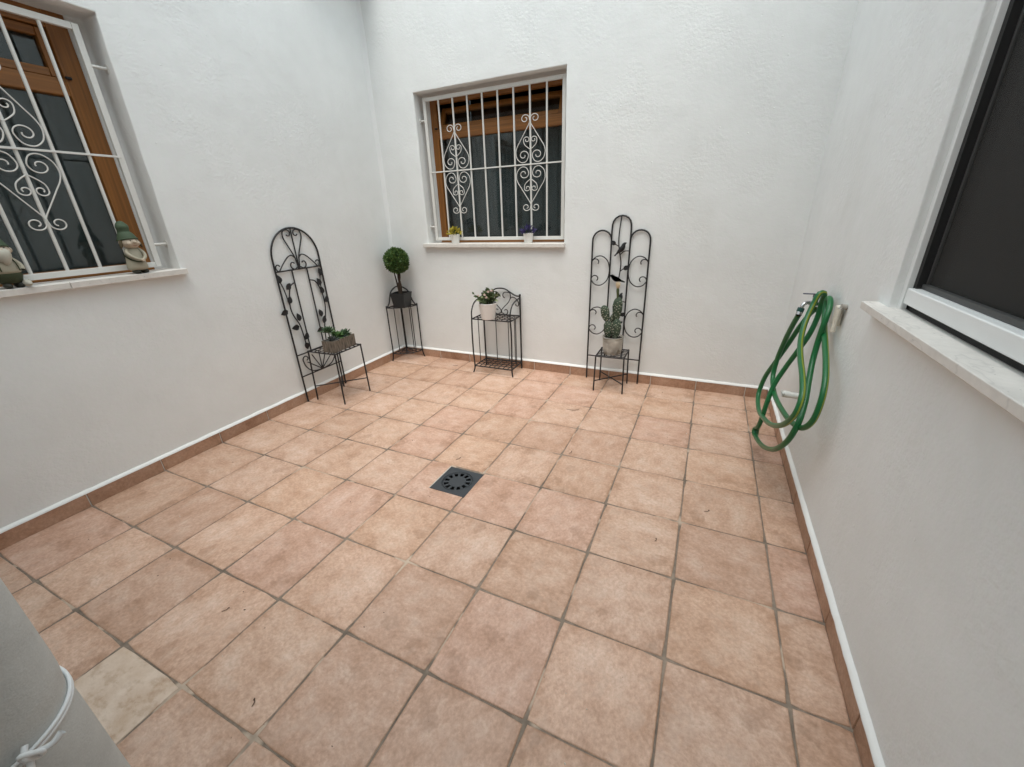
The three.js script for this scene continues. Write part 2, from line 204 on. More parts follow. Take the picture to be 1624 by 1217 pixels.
// local frames of the walls: x along the wall, y up, z into the courtyard
const FL = { p: [-0.065, 0, 0], r: 90.79 * PI / 180 }, FB = { p: [0, 0, -2.897], r: 0 }, FR = { p: [3.124, 0, 0], r: -PI / 2 }, FN = { p: [0, 0, 1.117], r: PI };
const toW = (F, u, v, n) => { const c = Math.cos(F.r), s = Math.sin(F.r); return [F.p[0] + u * c + n * s, F.p[1] + v, F.p[2] - u * s + n * c]; };
function plasterWall(u0, u1, h, holes, seed, fillet) {
  const cell = 0.02, RND = 0.0055, us = new Set(), vs = new Set();
  const lines = (a, b, extra) => { const o = []; const k = Math.round((b - a) / cell); for (let i = 0; i <= k; i++) o.push(a + (b - a) * i / k); for (const e of extra) { let best = 0; for (let i = 1; i < o.length; i++) if (Math.abs(o[i] - e) < Math.abs(o[best] - e)) best = i; o[best] = e; } return o; };
  const U = lines(u0, u1, holes.flatMap(q => [q.u0 - RND, q.u1 + RND])), W = lines(-0.05, h, holes.flatMap(q => [q.v0 - RND, q.v1 + RND]));
  const D = (u, v) => { let d = 0.007 * pn(u * 1.3 + seed, v * 1.1 + 3, 256, 256, seed) + 0.003 * pn(u * 4, v * 3.3 + seed, 256, 256, seed + 5) + 0.0009 * pn(u * 11, v * 9, 256, 256, seed + 9); d *= smooth(0.09, 0.35, v); if (fillet) { const e = u1 - u; if (e < fillet) d += fillet - Math.sqrt(Math.max(0, fillet * fillet - (fillet - e) ** 2)); } return d; };
  const pos = [], uv = [], idx = [], id = new Map(), nu = U.length, nv = W.length;
  for (let j = 0; j < nv; j++) for (let i = 0; i < nu; i++) { pos.push(U[i], W[j], D(U[i], W[j])); uv.push(U[i] + seed * 0.37, W[j]); }
  const inside = (u, v) => holes.some(q => u > q.u0 - RND && u < q.u1 + RND && v > q.v0 - RND && v < q.v1 + RND);
  for (let j = 0; j < nv - 1; j++) for (let i = 0; i < nu - 1; i++) { if (inside((U[i] + U[i + 1]) / 2, (W[j] + W[j + 1]) / 2)) continue; const a = j * nu + i; idx.push(a, a + 1, a + nu + 1, a, a + nu + 1, a + nu); }
  for (const q of holes) { // rounded arris and reveal
    const iu = U.map((u, i) => i).filter(i => U[i] >= q.u0 - RND - 1e-6 && U[i] <= q.u1 + RND + 1e-6), iv = W.map((v, i) => i).filter(i => W[i] >= q.v0 - RND - 1e-6 && W[i] <= q.v1 + RND + 1e-6), ring = [];
    for (const i of iu) ring.push([i, iv[0], 0, -1]); for (const j of iv.slice(1)) ring.push([iu.at(-1), j, 1, 0]); for (const i of iu.slice(0, -1).reverse()) ring.push([i, iv.at(-1), 0, 1]); for (const j of iv.slice(1, -1).reverse()) ring.push([iu[0], j, -1, 0]);
    const step = q.step ?? 0, prof = [[RND * 0.45, -RND * 0.12], [RND * 0.12, -RND * 0.45], [0, -RND], [0, -q.depth * 0.4], [0, -q.depth * 0.8]]; if (step) prof.push([0, -q.depth], [-step, -q.depth - 0.004], [-step, -q.depth - 0.05]); else prof.push([0, -q.depth]);
    const mu = (q.u0 + q.u1) / 2, mv = (q.v0 + q.v1) / 2, hu = (q.u1 - q.u0) / 2, hv = (q.v1 - q.v0) / 2; let prev = ring.map(([i, j]) => j * nu + i);
    prof.forEach(([o, z], pi) => { const cur = ring.map(([i, j]) => { const u = U[i], v = W[j], ou = o < 0 ? o : o, ov = o < 0 ? 0 : o; const wob = 0.003 * pn(u * 9 + z * 30, v * 9 + seed, 256, 256, seed + 31) * (pi > 0 ? 1 : 0.3); const nu2 = mu + clamp((u - mu) / (hu + RND), -1, 1) * (hu + ou + wob), nv2 = mv + clamp((v - mv) / (hv + RND), -1, 1) * (hv + ov + wob); pos.push(nu2, nv2, D(u, v) * (pi < 2 ? 1 : 0) + z); uv.push(u + seed * 0.37 + z, v + z); return pos.length / 3 - 1; }); for (let k = 0; k < ring.length; k++) { const l = (k + 1) % ring.length; idx.push(prev[k], prev[l], cur[l], prev[k], cur[l], cur[k]); } prev = cur; });
  }
  const g = new THREE.BufferGeometry(); g.setAttribute('position', new THREE.Float32BufferAttribute(pos, 3)); g.setAttribute('uv', new THREE.Float32BufferAttribute(uv, 2)); g.setIndex(idx); g.computeVertexNormals(); return g;
}
// masonry behind the plaster, left open at the windows
function core(u0, u1, h, holes) {
  const s = new THREE.Shape(); s.moveTo(u0, -0.05); s.lineTo(u1, -0.05); s.lineTo(u1, h); s.lineTo(u0, h); s.closePath();
  for (const q of holes) { const p = new THREE.Path(), e = 0.012, st = q.step ?? 0; p.moveTo(q.u0 - e, q.v0 - e); p.lineTo(q.u0 - e, q.v1 + e); p.lineTo(q.u1 + e, q.v1 + e); p.lineTo(q.u1 + e, q.v0 - e); p.closePath(); s.holes.push(p); }
  const g = new THREE.ExtrudeGeometry(s, { depth: 0.3, bevelEnabled: false }); g.translate(0, 0, -0.33); return g;
}
function wall(name, label, F, u0, u1, holes, seed, fillet, su0, su1, joints, HW) {
  const t = thing(name, label, 'wall', F.p, F.r);
  obj('plaster', plasterWall(u0, u1, HW, holes, seed, fillet), MP, t);
  obj('masonry', core(u0 - 0.25, u1 + 0.25, HW, holes), whitePaint, t);
  obj('coping', span(u0 - 0.25, u1 + 0.25, HW + 0.0005, HW + 0.04, -0.36, 0.03, 0.006), whitePaint, t);
  const cuts = [su0, ...joints.filter(j => j > su0 + 0.02 && j < su1 - 0.02), su1], r = rng(seed * 77);
  for (let i = 0; i < cuts.length - 1; i++) {
    const a = cuts[i] + 0.0025, b = cuts[i + 1] - 0.0025, g = planar(span(a, b, -0.004, 0.0745 + (r() - 0.5) * 0.002, 0.0006, 0.0125 + (r() - 0.5) * 0.001, 0.0025), null, [0, 0]), p = g.attributes.position, uv = g.attributes.uv, cell = Math.floor(r() * 16), ox = r() * 0.1, oy = 0.1 + r() * 0.6;
    for (let k = 0; k < p.count; k++) uv.setXY(k, (cell % TN + 0.03 + 0.9 * clamp((p.getX(k) - a) / 0.34)) / TN, (Math.floor(cell / TN) + oy + p.getY(k) * 2.2) / TN);
    obj('skirting_tile', g, MSkirt[Math.floor(r() * 3)], t);
  }
  { // white mortar fillet on the skirting
    const pos = [], idx = [], uv = [], n = Math.round((su1 - su0) / 0.03); for (let i = 0; i <= n; i++) { const u = mix(su0, su1, i / n), w = 0.0055 * pn(u * 9, seed, 256, 256, 3) + 0.003 * pn(u * 31, seed, 256, 256, 4), k = 0.0028 * pn(u * 26, seed, 256, 256, 8); [[u, 0.072, 0.0145 + k], [u, 0.0785 + k, 0.0140 + k], [u, 0.084 + w, 0.007], [u, 0.091 + w, -0.004]].forEach(q => { pos.push(...q); uv.push(q[0], q[1] + q[2]); }); if (i) for (let s = 0; s < 3; s++) { const a = (i - 1) * 4 + s; idx.push(a, a + 4, a + 5, a, a + 5, a + 1); } }
    const g = new THREE.BufferGeometry(); g.setAttribute('position', new THREE.Float32BufferAttribute(pos, 3)); g.setAttribute('uv', new THREE.Float32BufferAttribute(uv, 2)); g.setIndex(idx); g.computeVertexNormals();
    obj('mortar_strip', g, whitePaint, t);
    obj('joint_mortar', span(su0 + 0.004, su1 - 0.004, -0.003, 0.073, 0, 0.0085, 0.001), std([0.62, 0.6, 0.55], { roughness: 0.9 }), t);
  }
  return t;
}
const jt = Array.from({ length: 40 }, (_, i) => (i - 20) * T);
const hL = { u0: -0.17, u1: 1.084, v0: 1.045, v1: 2.196, depth: 0.14, step: 0.05 }, hB = { u0: 0.318, u1: 1.574, v0: 1.045, v1: 2.19, depth: 0.15, step: 0.032 }, hR = { u0: -1.332, u1: 0.25, v0: 0.972, v1: 2.15, depth: 0.09 };
wall('white_wall', 'white plastered wall with the large barred window and gnomes on its sill', FL, -1.12, 2.9, [hL], 3, 0.028, -1.1, 2.885, jt, 3.5);
wall('white_wall', 'white plastered back wall with the iron trellis and barred window', FB, -0.11, 3.14, [hB], 8, 0, -0.095, 3.112, jt, 3.5);
wall('white_wall', 'white plastered wall with the green hose and white framed window', FR, -2.9, 1.12, [hR], 14, 0, -2.886, 1.1, jt, 3.9);
wall('white_wall', 'white plastered wall behind the viewer, closing the courtyard', FN, -3.14, 0.08, [], 21, 0, -3.112, 0.06, jt, 5.2);

{ // what shades the near end and the far left corner, above the picture
  const b = thing('balcony_slab', 'white balcony slab over the near end of the courtyard, above the viewer', 'balcony', [1.53, 2.75, 0.695]); obj('slab', rbox(3.2, 0.16, 0.83, 0, 0.08, 0, 0.01), whitePaint, b);
  const l = thing('wall_ledge', 'white projecting ledge high over the far left corner', 'ledge', toW(FL, 2.6, 2.96, 0.07), FL.r); obj('slab', rbox(0.56, 0.12, 0.2, 0, 0.06, 0, 0.01), whitePaint, l);
}

// ------------------------------------------------------------------ rooms and windows
function room(F, q, deep) {
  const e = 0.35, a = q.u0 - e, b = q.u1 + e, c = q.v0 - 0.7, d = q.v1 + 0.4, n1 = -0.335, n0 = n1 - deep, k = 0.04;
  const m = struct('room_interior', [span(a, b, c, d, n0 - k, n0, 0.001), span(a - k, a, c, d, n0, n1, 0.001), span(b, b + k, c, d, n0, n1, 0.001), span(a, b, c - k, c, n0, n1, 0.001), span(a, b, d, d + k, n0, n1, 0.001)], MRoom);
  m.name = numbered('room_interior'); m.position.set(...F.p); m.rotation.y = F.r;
}
room(FL, hL, 1.2); room(FB, hB, 1.2); room(FR, hR, 1.2);
function curtain(u0, u1, v0, v1, n, seed, amp = 0.014, freq = 46) {
  const pos = [], idx = [], nu = 140, nv = 10;
  for (let j = 0; j <= nv; j++) for (let i = 0; i <= nu; i++) { const u = mix(u0, u1, i / nu), v = mix(v0, v1, j / nv); pos.push(u, v, n + amp * Math.sin(u * freq + 2.5 * pn(u * 5, v * 1.2, 256, 256, seed)) * (0.6 + 0.8 * pn(u * 3 + 7, v, 256, 256, seed + 3))); }
  for (let j = 0; j < nv; j++) for (let i = 0; i < nu; i++) { const a = j * (nu + 1) + i; idx.push(a, a + 1, a + nu + 2, a, a + nu + 2, a + nu + 1); }
  const g = new THREE.BufferGeometry(); g.setAttribute('position', new THREE.Float32BufferAttribute(pos, 3)); g.setIndex(idx); g.computeVertexNormals(); return g;
}
const wood = (u0, u1, v0, v1, n0, n1, along, k = 0) => planar(span(u0, u1, v0, v1, n0, n1, 0.004), along, [k * 0.37, k * 0.211]);
function sill(F, t, slabs, v, n0, n1, th) { let k = 0; for (const [a, b] of slabs) { const g = planar(span(a, b, v - th, v, n0, n1, 0.003), null, [k++ * 0.43 + F.r, 0.2]); obj('sill_slab', g, MMarble, t); } }
function timberWindow(F, q, label, inner, split, open, slabs) {
  const t = thing('timber_window', label, 'window', F.p, F.r), st = q.step, a = q.u0 + st - 0.006, b = q.u1 - st + 0.006, v0 = 1.066, v1 = q.v1 + 0.012, nf = -q.depth - 0.02, nb = nf - 0.055, [ia, ib, ivb, ivt] = inner, [r0, r1] = split;
  obj('stile', wood(a, ia, v0 + 0.012, v1, nb, nf, 'y', 1), MWood, t); obj('stile', wood(ib, b, v0 + 0.012, v1, nb, nf, 'y', 2), MWood, t);
  obj('bottom_rail', wood(ia - 0.002, ib + 0.002, v0 + 0.012, ivb, nb + 0.003, nf - 0.003, 'x', 3), MWood, t);
  obj('middle_rail', wood(ia - 0.002, ib + 0.002, r0, r1, nb + 0.003, nf - 0.002, 'x', 4), MWood, t);
  obj('top_rail', wood(ia - 0.002, ib + 0.002, ivt, v1, nb + 0.003, nf - 0.003, 'x', 5), MWood, t);
  obj('sub_sill', wood(a, b, v0 - 0.01, v0 + 0.0118, nb, nf + 0.012, 'x', 6), MWood, t);
  obj('glass_pane', span(ia - 0.006, ib + 0.006, ivb - 0.006, r0 + 0.006, nb + 0.02, nb + 0.026, 0.001), MFrost, t);
  // hopper sash above the rail
  const s = new THREE.Group(); s.name = 'hopper_sash'; s.position.set(0, r1 + 0.003, nf - 0.014); t.add(s); if (open) s.rotation.x = -open;
  const H = ivt - r1 - 0.006, w = 0.034, x0 = ia + 0.004, x1 = ib - 0.004, d0 = -0.04, d1 = 0;
  obj('sash_stile', [wood(x0, x0 + w, 0, H, d0, d1, 'y', 7), wood(x1 - w, x1, 0, H, d0, d1, 'y', 8)], MWood, s);
  obj('sash_rail', [wood(x0 + w + 0.0005, x1 - w - 0.0005, 0, w, d0 + 0.001, d1 - 0.001, 'x', 9), wood(x0 + w + 0.0005, x1 - w - 0.0005, H - w, H, d0 + 0.001, d1 - 0.001, 'x', 10)], MWood, s);
  obj('sash_pane', span(x0 + w - 0.005, x1 - w + 0.005, w - 0.005, H - w + 0.005, -0.024, -0.019, 0.001), MFrost, s);
  for (const x of [ia - 0.012, ib + 0.012]) obj('latch', rbox(0.022, 0.009, 0.012, x, r1 + 0.004, nf + 0.005, 0.003), MIron, t);
  obj('curtain', curtain(a - 0.05, b + 0.05, v0 - 0.1, open ? r1 - 0.01 : v1 + 0.05, nb - 0.09, 5), MCurtainGrey, t);
  sill(F, t, slabs, 1.066, -q.depth + 0.0, 0.034, 0.03);
  return t;
}
timberWindow(FL, hL, 'brown timber window behind the white grille where two gnomes stand', [-0.034, 0.954, 1.106, 2.13], [1.868, 1.938], 0, [[-0.3, 0.598], [0.6005, 1.102]]);
timberWindow(FB, hB, 'brown timber window in the back wall with its top light tilted open', [0.408, 1.492, 1.1, 2.135], [1.882, 1.957], 0.42, [[0.278, 1.585]]);
{ // white aluminium window on the right
  const t = thing('aluminium_window', 'white metal framed window with dark glass beside the hose', 'window', FR.p, FR.r), a = hR.u0, b = hR.u1;
  obj('stile', [span(a - 0.004, a + 0.022, 0.975, 2.16, -0.085, -0.02, 0.002), span(b - 0.022, b + 0.004, 0.975, 2.16, -0.085, -0.02, 0.002)], MAlu, t);
  obj('head', span(a + 0.0225, b - 0.0225, 2.12, 2.16, -0.085, -0.021, 0.002), MAlu, t);
  obj('gasket', [span(a + 0.0225, a + 0.044, 0.99, 2.12, -0.09, -0.034, 0.001), span(a + 0.0225, b - 0.0225, 0.9865, 1.0045, -0.09, -0.034, 0.001)], MBlackRubber, t);
  obj('bottom_rail', span(a + 0.03, b - 0.03, 1.005, 1.05, -0.075, -0.02, 0.004), MAlu, t);
  obj('glass_bead', [span(a + 0.0445, b - 0.03, 1.0505, 1.064, -0.075, -0.045, 0.002), span(a + 0.0445, a + 0.054, 1.064, 2.12, -0.075, -0.052, 0.002)], std([0.05, 0.05, 0.048], { roughness: 0.5 }), t);
  obj('glass_pane', span(a + 0.05, b - 0.03, 1.058, 2.118, -0.068, -0.062, 0.001), MGlass, t);
  obj('insect_screen', span(a + 0.046, b - 0.028, 1.052, 2.116, -0.058, -0.0575, 0.0001), std([0.018, 0.017, 0.015], { roughness: 0.8, transparent: true, opacity: 0.74 }), t);
  obj('curtain', curtain(a - 0.2, b + 0.2, 0.7, 2.4, -0.46, 9, 0.03, 21), MCurtainBrown, t);
  obj('shutter_slat', [span(-0.86, -0.80, 0.9, 2.3, -0.36, -0.34, 0.004), span(-0.72, -0.66, 0.9, 2.3, -0.36, -0.34, 0.004)], std([0.3, 0.16, 0.08], { roughness: 0.6 }), t);
  sill(FR, t, [[-1.425, 0.35]], 0.985, -0.09, 0.044, 0.024);
}

// ------------------------------------------------------------------ window grilles
function motif(c, mid, bx, by, n) {
  const out = [];
  for (const sy of [1, -1]) for (const s of [1, -1]) {
    const m = p => [c + s * p[0] * bx, mid + sy * (p[1] + 0.06) * by, n];
    const curl = spiral(-0.31, 2.72, 0.28, 0.09, -10, 430, 16).reverse();
    out.push(tube([...curl, [0.06, 2.42], [0.3, 2.0], [0.62, 1.45], [0.86, 1.02], [0.93, 0.72], [0.84, 0.32], [0.56, 0.08], [0.28, 0.14], ...spiral(0.44, 0.52, 0.32, 0.09, 190, -190, 16)].map(m), 0.0029, { seg: 120, rad: 6 }));
    out.push(tube([[0.02, 0.88], [0.18, 1.0], [0.37, 1.2], [0.42, 1.42], ...spiral(0.22, 1.46, 0.2, 0.06, 25, 400, 14)].map(m), 0.0028, { seg: 60, rad: 6 }));
  }
  return out;
}
function grille(F, label, bars, v0, v1, mid, n, motifs, br) {
  const t = thing('window_grille', label, 'grille', F.p, F.r), a = bars[0], b = bars.at(-1), k = 0.013;
  obj('frame', [span(a - k, a + k, v0 - k, v1 + k, n - 0.009, n + 0.009, 0.002), span(b - k, b + k, v0 - k, v1 + k, n - 0.009, n + 0.009, 0.002), span(a + k + 0.0003, b - k - 0.0003, v0 - k, v0 + k, n - 0.0085, n + 0.0085, 0.002), span(a + k + 0.0003, b - k - 0.0003, v1 - k, v1 + k, n - 0.0085, n + 0.0085, 0.002)], MWhiteIron, t);
  for (const u of bars.slice(1, -1)) obj('bar', bar([u, v0, n], [u, v1, n], 0.0072, 10), MWhiteIron, t);
  obj('cross_bar', span(a, b, mid - 0.0045, mid + 0.0045, n + 0.004, n + 0.011, 0.001), MWhiteIron, t);
  for (const c of motifs) for (const g of motif(c, mid, (bars[2] - bars[1]) * 0.98, 0.107, n + 0.006)) obj('scroll', g, MWhiteIron, t);
  for (const [u, uw] of br) for (const v of [v0 + 0.1, v1 - 0.14]) { obj('wall_bracket', [bar([u, v, n], [uw, v, n], 0.007), bar([uw - Math.sign(uw - u) * 0.006, v, n], [uw, v, n], 0.02, 16)], MWhiteIron, t); }
}
grille(FL, 'white iron grille on the window at left, gnomes at its foot', Array.from({ length: 10 }, (_, i) => -0.1 + 1.112 * i / 9), 1.098, 2.13, 1.613, -0.055, [0.2707, 0.6413], [[1.012, 1.088], [-0.1, -0.172]]);
grille(FB, 'white iron grille on the back wall window, flower pots below', Array.from({ length: 10 }, (_, i) => 0.37 + 1.17 * i / 9), 1.102, 2.148, 1.63, -0.07, [0.63, 1.28], [[0.37, 0.316], [1.54, 1.576]]);

// ------------------------------------------------------------------ floor drain
{
  const t = thing('floor_drain', 'square dark grey plastic floor drain with round slotted grate', 'drain', [1.555, 0, -1.203], -0.01), D = std([0.035, 0.04, 0.046], { roughness: 0.45 }), K = std([0.004, 0.004, 0.004], { roughness: 1 });
  const h = 0.103, s = new THREE.Shape(); s.moveTo(-h, -h); s.lineTo(h, -h); s.lineTo(h, h); s.lineTo(-h, h); s.closePath(); const p = new THREE.Path(); p.absarc(0, 0, 0.0815, 0, PI * 2, true); s.holes.push(p);
  const ex = (sh, d, b, y) => { const g = new THREE.ExtrudeGeometry(sh, { depth: d, bevelEnabled: b > 0, bevelSize: b, bevelThickness: b, bevelOffset: -b, bevelSegments: 2, curveSegments: 40 }); g.rotateX(-PI / 2); g.translate(0, y, 0); return g; };
  obj('plate', ex(s, 0.004, 0.0012, -0.0042), D, t);
  const g = new THREE.Shape(); g.absarc(0, 0, 0.0795, 0, PI * 2, false);
  for (let i = 0; i < 12; i++) { const a = i * PI / 6 + 0.12, w = 0.16, q = new THREE.Path(); q.absarc(0, 0, 0.071, a - w, a + w, false); q.absarc(0, 0, 0.046, a + w * 0.92, a - w * 0.92, true); q.closePath(); g.holes.push(q); }
  obj('grate', ex(g, 0.004, 0.001, -0.006), D, t);
  obj('rim', (() => { const r = new THREE.TorusGeometry(0.0765, 0.0016, 6, 48); r.rotateX(PI / 2); r.translate(0, -0.0002, 0); return r; })(), D, t);
  obj('shaft', [(() => { const c = new THREE.CylinderGeometry(0.086, 0.08, 0.052, 40, 1, true); c.translate(0, -0.033, 0); return c; })(), (() => { const c = new THREE.CylinderGeometry(0.08, 0.08, 0.002, 40); c.translate(0, -0.06, 0); return c; })()], K, t);
  obj('bedding_mortar', [rbox(0.006, 0.004, 0.21, -0.1065, -0.0015, 0, 0.001)], std([0.5, 0.46, 0.4], { roughness: 0.95 }), t);
}

// ------------------------------------------------------------------ iron garden stands and trellises
const ironLeaf = (x, y, s, a, n = 0) => { const g = leaf(s, s * 0.72, 0.1, 0.25, 4); g.rotateZ(a); g.translate(x, y, n); return g; };
{ // arched trellis against the left wall; local x along the wall, foot out, head against the plaster
  const P = toW(FL, 1.84, 0, 0.026), t = thing('arched_trellis', 'black iron trellis with round arch and metal leaves behind the succulent planter', 'trellis', P, FL.r); t.rotation.order = 'YXZ'; t.rotation.x = -0.012;
  const w = 0.194, sp = 1.055, arc = []; for (let i = 0; i <= 18; i++) { const a = PI * i / 18; arc.push([-w * Math.cos(a), sp + w * Math.sin(a)]); }
  obj('arch_frame', tube([[-w, 0], [-w, 0.3], [-w, 0.6], [-w, 0.9], ...arc, [w, 0.9], [w, 0.6], [w, 0.3], [w, 0]], 0.0048, { seg: 110, rad: 8 }), MIron, t);
  for (const v of [0.971, 0.37, 0.203]) obj('cross_bar', bar([-w, v, 0], [w, v, 0], 0.0038), MIron, t);
  for (const u of [-0.064, 0.064]) obj('upright', bar([u, 0.37, 0], [u, 0.971, 0], 0.0036), MIron, t);
  for (const s of [-1, 1]) {
    const m = p => [s * p[0], p[1], 0.002];
    obj('scroll', tube([[0.004, 0.975], [0.02, 1.06], [0.055, 1.14], [0.075, 1.19], [0.068, 1.228], ...spiral(0.034, 1.212, 0.026, 0.012, 70, 330, 10)].map(m), 0.003, { seg: 60 }), MIron, t);
    obj('scroll', tube([[0.006, 0.98], ...spiral(0.042, 1.005, 0.034, 0.012, 215, 500, 12)].map(m), 0.003, { seg: 50 }), MIron, t);
    obj('scroll', tube([...spiral(0.165, 1.0, 0.012, 0.026, 160, -90 + 0, 8), [0.14, 1.0], [0.11, 1.03], [0.07, 1.062], [0.04, 1.068], [0.012, 1.045]].map(m), 0.003, { seg: 60 }), MIron, t);
    obj('scroll', tube([...spiral(0.125, 0.325, 0.012, 0.03, 250, -30, 9), [0.14, 0.27], [0.10, 0.225], [0.05, 0.209], [0, 0.207]].map(m), 0.003, { seg: 50 }), MIron, t);
  }
  obj('centre_rod', bar([0, 0.971, 0], [0, 1.245, 0], 0.003), MIron, t);
  for (const a of [-52, -26, 0, 26, 52]) obj('ray', bar([0, 0.206, 0], [Math.sin(a * PI / 180) * 0.15, 0.206 + Math.cos(a * PI / 180) * 0.15, 0], 0.0026), MIron, t);
  const c = 1.84, L = [[1.773, 0.885], [1.735, 0.868], [1.705, 0.8], [1.69, 0.72], [1.7, 0.66], [1.73, 0.59], [1.742, 0.5], [1.745, 0.42]].map(p => [p[0] - c, p[1], 0.003]), Rr = [[1.904, 0.885], [1.95, 0.868], [1.985, 0.79], [1.995, 0.7], [1.975, 0.6], [1.945, 0.52], [1.93, 0.4]].map(p => [p[0] - c, p[1], 0.003]);
  obj('stem', tube(L, 0.0032, { seg: 60 }), MIron, t); obj('stem', tube(Rr, 0.0032, { seg: 60 }), MIron, t);
  obj('stem', tube([[1.69, 0.74], [1.672, 0.86], [1.657, 0.91]].map(p => [p[0] - c, p[1], 0.003]), 0.0026), MIron, t); obj('stem', tube([[1.987, 0.79], [2.0, 0.88], [2.012, 0.93]].map(p => [p[0] - c, p[1], 0.003]), 0.0026), MIron, t);
  for (const [u, v, a] of [[1.657, 0.895, 0.1], [1.692, 0.848, -0.9], [1.683, 0.748, -0.5], [1.662, 0.705, 1.9], [1.738, 0.612, 0.1], [1.722, 0.575, 1.6], [1.748, 0.468, -0.6], [1.739, 0.448, 0.25 + PI], [2.013, 0.90, 0.1], [1.99, 0.83, 0.3], [1.988, 0.765, -0.1], [2.0, 0.70, -0.7], [1.936, 0.6, 0.1], [1.94, 0.55, -0.5], [1.925, 0.515, 1.9]]) obj('leaf', ironLeaf(u - c, v, 0.06, a, 0.004), MIron, t);
}
// metal bird: tail to beak along the curve
const bird = (x, y, dir, up, s = 1, n = 0.004) => { const P = [[-0.062, -0.012, 0, 0.0035], [-0.04, -0.006, 0, 0.005], [-0.022, -0.001, 0, 0.0105], [-0.002, 0.003, 0, 0.0165], [0.016, 0.011, 0, 0.0145], [0.027, 0.021, 0, 0.011], [0.037, 0.024, 0, 0.0075], [0.048, 0.022, 0, 0.0015]]; const g = loft(P, { seg: 30, rad: 10 }); g.scale(s * dir, s, s * 0.6); g.rotateZ(up); g.translate(x, y, n + 0.004); return g; };
{ // triple arch trellis with birds on the back wall
  const P = toW(FB, 2.008, 0, 0.04), t = thing('bird_trellis', 'black iron trellis of three arches with metal birds behind the cactus', 'trellis', P, 0); t.rotation.x = -0.024;
  const X = [-0.206, -0.067, 0.067, 0.206], arch = (a, b, v) => { const o = [], c = (a + b) / 2, r = (b - a) / 2; for (let i = 0; i <= 12; i++) { const k = PI * i / 12; o.push([c - r * Math.cos(k), v + r * Math.sin(k)]); } return o; };
  obj('side_arch', tube([[X[0], 0], [X[0], 0.4], [X[0], 0.8], [X[0], 1.04], ...arch(X[0], X[1], 1.085)], 0.0048, { seg: 70, rad: 8 }), MIron, t);
  obj('side_arch', tube([...arch(X[2], X[3], 1.085), [X[3], 1.04], [X[3], 0.8], [X[3], 0.4], [X[3], 0]], 0.0048, { seg: 70, rad: 8 }), MIron, t);
  obj('centre_arch', tube([[X[1], 0.2], [X[1], 0.6], [X[1], 1.0], ...arch(X[1], X[2], 1.185), [X[2], 1.0], [X[2], 0.6], [X[2], 0.2]], 0.0046, { seg: 90, rad: 8 }), MIron, t);
  obj('cross_bar', bar([X[0], 0.197, 0], [X[3], 0.197, 0], 0.004), MIron, t);
  for (const s of [-1, 1]) for (const v of [0.868, 0.486]) { const m = p => [s * p[0], v + p[1], 0.001];
    obj('scroll', tube([...spiral(0.172, 0.06, 0.016, 0.034, -150, -400 + 40, 9).map(p => p), ...[], [0.206 - 0.001, 0.07], [0.175, 0.1], [0.135, 0.108], [0.092, 0.08], [0.072, 0.03], [0.071, -0.02], [0.09, -0.075], [0.135, -0.106], [0.178, -0.098], [0.204, -0.068], ...spiral(0.172, -0.06, 0.033, 0.014, 0 + 350, 350 - 240 + 480, 8)].map(m), 0.003, { seg: 110 }), MIron, t); }
  obj('stem', tube([[-0.004, 1.25], [-0.012, 1.17], [-0.014, 1.08], [-0.002, 1.0], [0.012, 0.93], [0.008, 0.85], [0.0, 0.77], [0.016, 0.68], [0.022, 0.58], [0.014, 0.46], [0.02, 0.36], [0.01, 0.2]].map(p => [...p, 0.003]), 0.0032, { seg: 90 }), MIron, t);
  for (const b of [[[-0.012, 1.045], [-0.03, 1.055], [-0.046, 1.07]], [[0.002, 0.985], [0.03, 1.01], [0.066, 1.013]], [[0.012, 0.87], [0.03, 0.885], [0.045, 0.893]], [[0.018, 0.645], [0.04, 0.648], [0.066, 0.643]], [[0.018, 0.53], [0.03, 0.54], [0.045, 0.548]], [[0.014, 0.47], [0.03, 0.482], [0.042, 0.488]]]) obj('twig', tube(b.map(p => [...p, 0.003]), 0.0026), MIron, t);
  for (const [u, v, a, s] of [[-0.034, 1.055, 0.9, 0.045], [0.034, 0.882, -1.0, 0.05], [0.036, 0.538, -1.0, 0.046], [0.03, 0.48, -1.1, 0.03]]) obj('leaf', ironLeaf(u, v, s, a, 0.004), MIron, t);
  obj('bird', bird(0.012, 1.022, 1, 0.55, 1.05), MIron, t); obj('bird', bird(-0.014, 0.808, -1, -0.05, 1.05), MIron, t); obj('bird', bird(0.03, 0.668, 1, 0.9, 0.85), MIron, t);
}
